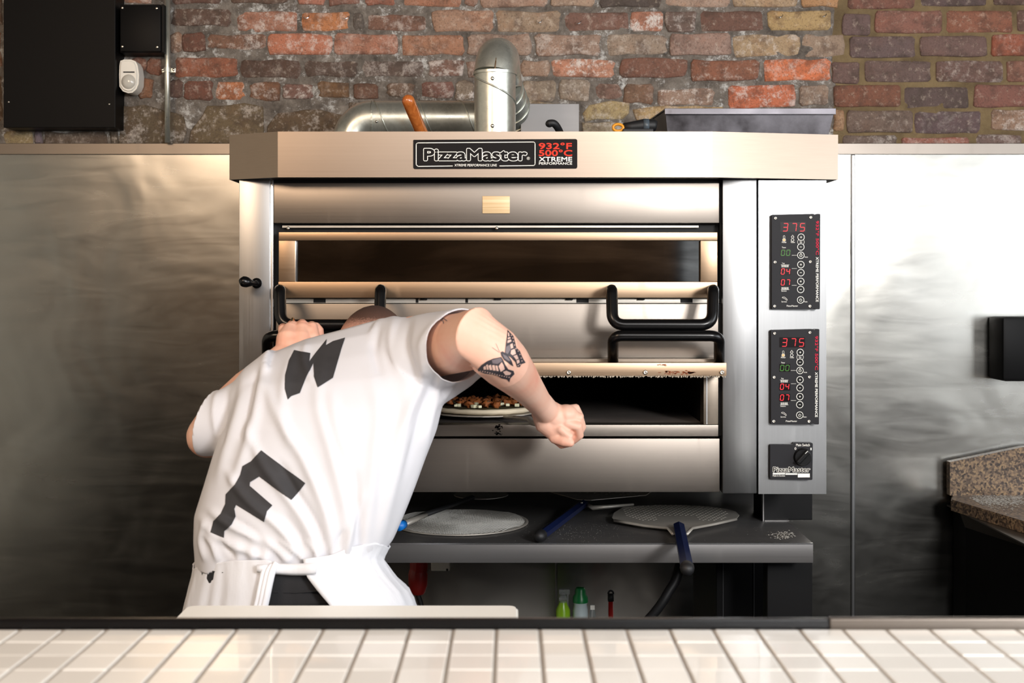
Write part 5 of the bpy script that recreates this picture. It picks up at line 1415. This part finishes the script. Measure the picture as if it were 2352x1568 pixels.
# folds of the cloth: (points in photo px, height mm, half width px)
FOLDS = [
 ([(700,1284),(640,1210),(570,1150),(520,1080)], 7, 10), ([(660,1284),(600,1240),(530,1205),(480,1170)], 7, 10), ([(610,1283),(560,1262),(500,1235),(462,1190)], 6, 9),
 ([(735,1280),(700,1200),(650,1130),(600,1060),(560,960)], 6, 11), ([(765,1278),(748,1180),(700,1060),(640,960),(610,880)], 7, 13), ([(800,1265),(790,1160),(760,1040),(730,930),(740,840)], 5, 14),
 ([(840,1250),(850,1150),(860,1050),(870,950),(850,860)], 5, 16), ([(870,1242),(890,1160),(915,1060),(935,960),(930,860)], 6, 15), ([(790,1268),(812,1200),(832,1130)], 5, 8),
 ([(680,1284),(690,1240),(650,1180)], -5, 9), ([(750,1280),(728,1210),(680,1130),(640,1060)], -6, 9), ([(822,1258),(822,1180),(816,1080)], -5, 9), ([(640,1284),(585,1225),(520,1185)], -5, 8),
 ([(470,1280),(462,1240),(470,1200)], 5, 7), ([(500,1284),(490,1250),(470,1225)], 5, 7), ([(540,1284),(520,1258),(492,1222)], -4, 7),
 ([(975,840),(960,900),(930,960),(900,1040)], 6, 12), ([(1000,868),(975,930),(955,1000),(930,1090)], -5, 10), ([(1010,880),(990,950),(975,1030)], 5, 10), ([(1040,880),(1005,930)], 5, 8),
 ([(905,735),(900,790),(915,850),(950,890)], 6, 13), ([(940,730),(930,790),(950,850),(985,875)], -6, 10), ([(870,745),(860,800),(875,860)], -5, 10), ([(1000,745),(970,790),(975,840)], 4, 12),
 ([(620,815),(600,880),(585,960),(560,1040),(530,1120)], 6, 12), ([(560,880),(545,950),(520,1030),(500,1100)], 6, 12), ([(590,860),(570,930),(548,1010)], -5, 9),
 ([(680,800),(655,870),(650,950),(668,1030)], 4, 13), ([(705,790),(700,830),(720,880)], 5, 9), ([(500,900),(492,950),(500,1010)], 4, 8), ([(520,900),(515,960),(512,1020)], -4, 8),
 ([(770,1272),(775,1240),(790,1215)], -4, 5), ([(730,1282),(722,1262),(700,1238)], 4, 5), ([(695,1284),(672,1262),(640,1240)], 4, 5),
 ([(905,1240),(930,1180),(958,1100),(985,1010)], 5, 9), ([(760,900),(775,980),(800,1060)], 4, 16),
]
disp = np.zeros(len(co))
for pts, amp, sg in FOLDS:
    sm = [(p.x, p.y) for p in smooth_path([(x, y, 0) for x, y in pts], 5)]
    best = np.full(len(co), 1e9); tt = np.zeros(len(co)); k = len(sm)-1
    for i in range(k):
        ax_, ay_ = sm[i]; bx_, by_ = sm[i+1]; vx, vy = bx_-ax_, by_-ay_
        t = np.clip(((px-ax_)*vx+(py-ay_)*vy)/(vx*vx+vy*vy), 0, 1)
        dd = np.hypot(px-(ax_+t*vx), py-(ay_+t*vy)); m = dd < best; best[m] = dd[m]; tt[m] = ((i+t)/k)[m]
    env = np.sin(np.clip(tt*.88+.10, 0, 1)*PI)**.6
    disp += amp*.00135*np.exp(-(best/sg)**2)*env
nz = np.array([noise.noise(Vector((x*7, y*7, z*4))) for x, y, z in co])*.004
# gathers where the apron cinches the waist
gat = np.exp(-np.clip((1290-py)/38, 0, 9)**2)*.0028*np.sin(px/7.5+np.sin(px/31)*2)
co += no*((disp*face+gat*face+nz)[:, None])
SME.vertices.foreach_set('co', co.reshape(-1)); SME.update()
b = bmesh.new(); b.from_mesh(SME); bpy.data.meshes.remove(SME)
for C_, N_, R_ in ((MC, MN, .14), (LC_, LN, .12)):
    near = [f for f in b.faces if (f.calc_center_median()-C_).length < R_]
    ge = list({v for f in near for v in f.verts})+list({e for f in near for e in f.edges})+near
    bmesh.ops.bisect_plane(b, geom=ge, dist=1e-5, plane_co=C_+N_*.006, plane_no=N_)
kill = []
for f in b.faces:
    c = f.calc_center_median()
    if (c-MC).dot(MN) > 0.006 and (c-MC).length < .14: kill.append(f)
    elif (c-LC_).dot(LN) > 0.006 and (c-LC_).length < .115: kill.append(f)
    elif c.z < PZ(1318, c.y): kill.append(f)
    elif (c-P(815, 790, -.22)).length < .07 and c.y > -.27: kill.append(f)
bmesh.ops.delete(b, geom=kill, context='FACES')
bmesh.ops.delete(b, geom=[v for v in b.verts if not v.link_faces], context='VERTS')
bmesh.ops.smooth_vert(b, verts=[v for v in b.verts if v.is_boundary], factor=.5, use_axis_x=True, use_axis_y=True, use_axis_z=True)
bmesh.ops.smooth_vert(b, verts=[v for v in b.verts if v.is_boundary], factor=.5, use_axis_x=True, use_axis_y=True, use_axis_z=True)
SHIRT = obj('t_shirt', b, M['cotton'], PE, smooth=True)
md = SHIRT.modifiers.new('s', 'SOLIDIFY'); md.thickness = .0022; md.offset = -1
shT = bvh_of(SHIRT, PE.location)
pr1 = [(676,804.5),(713,811.5),(710,831),(725,811),(751,779),(749,793),(765,784),(793,776),(784,803),(765,868),(762,870),(730,890),(721,865),(720,834),(703,868),(689,903),(669,910),(661,918),(654,893),(655,862),(664,828)]
pr2 = [(600,1034),(702,1109),(689,1126),(669,1148),(596,1094),(575,1107),(574,1115),(626,1160),(613,1174),(607,1198),(543,1159),(539,1168),(542,1185),(532,1205),(516,1219),(515,1235),(484,1222),(491,1196),(507,1180),(518,1157),(519,1135),(540,1112),(552,1090),(557,1070),(577,1059)]
decal('shirt_print', [pr1], shT, .0012, M['print_ink'], 4.0, SHIRT)
decal('shirt_print', [pr2], shT, .0012, M['print_ink'], 4.0, SHIRT)

# --- trousers, waistband, shoes
b = B()
for px in (590, 745):
    hip = P(px, 1360, -.41); kn_ = Vector((hip.x*1.02, -.37, .50)); ank = Vector((hip.x*1.05, -.43, .10))
    tube(b, smooth_path([hip, hip.lerp(kn_, .5), kn_, kn_.lerp(ank, .5), ank], 4), [.112]*4+[.104]*4+[.09]*4+[.08]*4+[.074], 24)
loft(b, [((470,1415),(870,1415),-.415,.12), ((462,1360),(880,1360),-.42,.125), ((456,1318),(872,1318),-.42,.124), ((458,1288),(866,1284),-.42,.12)], 40)
TME = apply_mods('trousers', b, [('REMESH', dict(mode='VOXEL', voxel_size=0.009, use_smooth_shade=True)), ('SMOOTH', dict(factor=0.5, iterations=4))])
TR = link_mesh('trousers', TME, M['trouser'], None); TR.data.transform(Matrix.Translation(-PE.location)); TR.parent = PE
for p in TR.data.polygons: p.use_smooth = True
b = B(); seg = 150; rows = []
for r_, py in enumerate((1350, 1342, 1330, 1318, 1304, 1294, 1284)):
    L = P(460, py, -.42); R = P(872, py, -.42); c = (L+R)/2; hx = (R.x-L.x)/2; ring_ = []
    for j in range(seg):
        a = 2*PI*j/seg; k = 1.012+.012*abs(math.sin(j*.9+r_*.1))*(1 if 0 < r_ < 5 else .4)
        ca, sa = math.cos(a), math.sin(a)
        ring_.append(b.verts.new((c.x+math.copysign(abs(ca)**(2/2.3), ca)*hx*k, -.42+math.copysign(abs(sa)**(2/2.3), sa)*.126*k, c.z)))
    rows.append(ring_)
for i in range(6):
    for j in range(seg): b.faces.new((rows[i][j], rows[i][(j+1) % seg], rows[i+1][(j+1) % seg], rows[i+1][j]))
obj('waistband', b, M['trouser'], TR, smooth=True)
b = B(); tube(b, [Vector((PX(x, -.55), -.5475-.001*math.sin(x*.3), PZ(1363-(x-612)*.03-.05*abs(x-680), -.55))) for x in range(560, 800, 8)], .0018, 5); obj('seam', b, M['trouser'], TR, smooth=True)
for px in (590, 745):
    ax_ = P(px, 1345, -.40).x*1.05
    b = B(); capsule(b, [Vector((ax_, -.47, .05)), Vector((ax_, -.36, .052)), Vector((ax_, -.22, .042))], [.048, .05, .042], 20)
    bmesh.ops.bisect_plane(b, geom=b.verts[:]+b.edges[:]+b.faces[:], plane_co=(0, 0, .006), plane_no=(0, 0, -1), clear_outer=True)
    for v in b.verts: v.co.z = max(v.co.z, .001)
    bmesh.ops.holes_fill(b, edges=b.edges)
    obj('shoe', b, M['shoe'], PE, smooth=True)

# --- apron: wraps round the hips and is open at the back
rowsY = [(1266, None), (1284, None), (1300, None), (1318, None), (1334, None), (1352, None), (1370, None), (1392, None), (1440, None), (1520, None), (1640, None), (1760, None)]
def interp(t, tab):
    for (a, va), (b_, vb) in zip(tab, tab[1:]):
        if t <= b_: return va+(vb-va)*(t-a)/(b_-a)
    return tab[-1][1]
Ltab = [(1240,450),(1290,447),(1300,446),(1323,442),(1352,434),(1382,426),(1440,412),(1760,380)]
Rtab = [(1240,912),(1255,893),(1278,879),(1289,876),(1311,892),(1334,908),(1356,934),(1389,950),(1440,960),(1760,980)]
gapL = [(1240,640),(1285,640),(1300,634),(1320,627),(1386,610),(1440,596),(1760,540)]
gapR = [(1240,697),(1283,697),(1320,702),(1389,756),(1440,790),(1760,860)]
topL = [(446,1306),(456,1303),(480,1294),(540,1286),(619,1285),(640,1297)]
topR = [(690,1284),(697,1283),(759,1274),(807,1255),(860,1245),(880,1250),(900,1262)]
b = B(); n_th = 150; grid = []
nrow = 22
for j in range(n_th+1):
    s = j/n_th                      # 0 at the right gap edge, round the front, 1 at the left gap edge
    col_ = []
    for i in range(nrow+1):
        t = i/nrow
        # provisional direction to find the top line of this column
        yrow = 1300+t*t*460
        for _ in range(3):
            l, r = interp(yrow, Ltab), interp(yrow, Rtab); cx = (l+r)/2; hw = (r-l)/2
            gr_ = max(-.98, min(.98, (interp(yrow, gapR)-cx)/hw)); gl_ = max(-.98, min(.98, (interp(yrow, gapL)-cx)/hw))
            a0 = -math.acos(gr_); a1 = -math.acos(gl_)-0.0
            # camera side is y negative: angles -pi..0; go from a0 up through 0, pi, to 2pi+a1
            a = a0+(2*PI+a1-a0)*s
            x = cx+math.cos(a)*hw
            back = math.sin(a) < 0
            if back: ytop = interp(x, topR) if x > 665 else interp(x, topL)
            else: ytop = 1275-20*math.cos(a)
            yrow = ytop+(1760-ytop)*(t**1.6)
        hd = .140+(yrow-1280)/480*.05
        fold = 1+.018*math.sin(a*9+1.3)*min(1, t*3)+.012*math.sin(a*23+math.sin(a*5)*2)*min(1, t*4)+.006*math.sin(a*41)
        if i == 0: fold *= 1.004
        ca, sa = math.cos(a), math.sin(a)
        X = PX(cx, -.42)+ca*(hw/1000*(D0-.42)/D0)*(1+(fold-1)*.5)
        Yy = -.42+math.copysign(abs(sa)**.85, sa)*hd*fold
        col_.append(b.verts.new((X*(1), Yy, PZ(yrow, -.42))))
    grid.append(col_)
for j in range(n_th):
    for i in range(nrow): b.faces.new((grid[j][i], grid[j+1][i], grid[j+1][i+1], grid[j][i+1]))
bmesh.ops.recalc_face_normals(b, faces=b.faces)
# perspective: a point nearer than the axis must keep its place in the frame
for v in b.verts:
    f_ = (D0+v.co.y)/(D0-.42)
    v.co.x *= f_*.5+.5 if v.co.y > -.42 else f_
    v.co.z = EYE-(EYE-v.co.z)*(f_ if v.co.y < -.42 else 1)
AP = obj('apron', b, M['apron'], PE, smooth=True)
md = AP.modifiers.new('s', 'SOLIDIFY'); md.thickness = .003; md.offset = 1
# overlapping fold layers at the left gap edge and the tie band
for k, (dx, y0, y1) in enumerate(((0, 1292, 1600), (-9, 1298, 1600), (-18, 1306, 1600))):
    b = B(); tube(b, smooth_path([P(636+dx, y0, -.565), P(626+dx, 1312, -.570), P(618+dx, 1345, -.572), P(609+dx, 1388, -.574), P(590+dx, 1460, -.578)], 5), .0045, 8, squash=(1.6, .8)); obj('apron_hem', b, M['apron'], AP, smooth=True)
b = B(); bandp = [(590,1296,1314,-.572),(610,1295,1317,-.568),(640,1294,1319,-.562),(670,1294,1321,-.561),(700,1293,1321,-.564),(725,1291,1318,-.574)]
gv = []
for x, ya, yb_2, yy in bandp:
    gv.append([b.verts.new(P(x, ya+(yb_2-ya)*k/4, yy-.004*math.sin(k*PI/4))) for k in range(5)])
for i in range(len(gv)-1):
    for k in range(4): b.faces.new((gv[i][k], gv[i+1][k], gv[i+1][k+1], gv[i][k+1]))
bmesh.ops.recalc_face_normals(b, faces=b.faces)
tb_ = obj('tie_band', b, M['apron'], AP, smooth=True); md = tb_.modifiers.new('s', 'SOLIDIFY'); md.thickness = .002

# repeats of one kind share a group phrase
for o in list(COL.objects):
    k = o.name.split('.')[0]
    if o.parent is None and k in ('screw_hook', 'pizza_peel', 'turning_peel', 'held_peel', 'spray_bottle', 'detergent_bottle', 'cleaning_bottle'):
        o['group'] = {'screw_hook': 'wire hooks in the brick wall'}.get(k, 'bottles under the oven shelf' if 'bottle' in k else 'pizza peels')
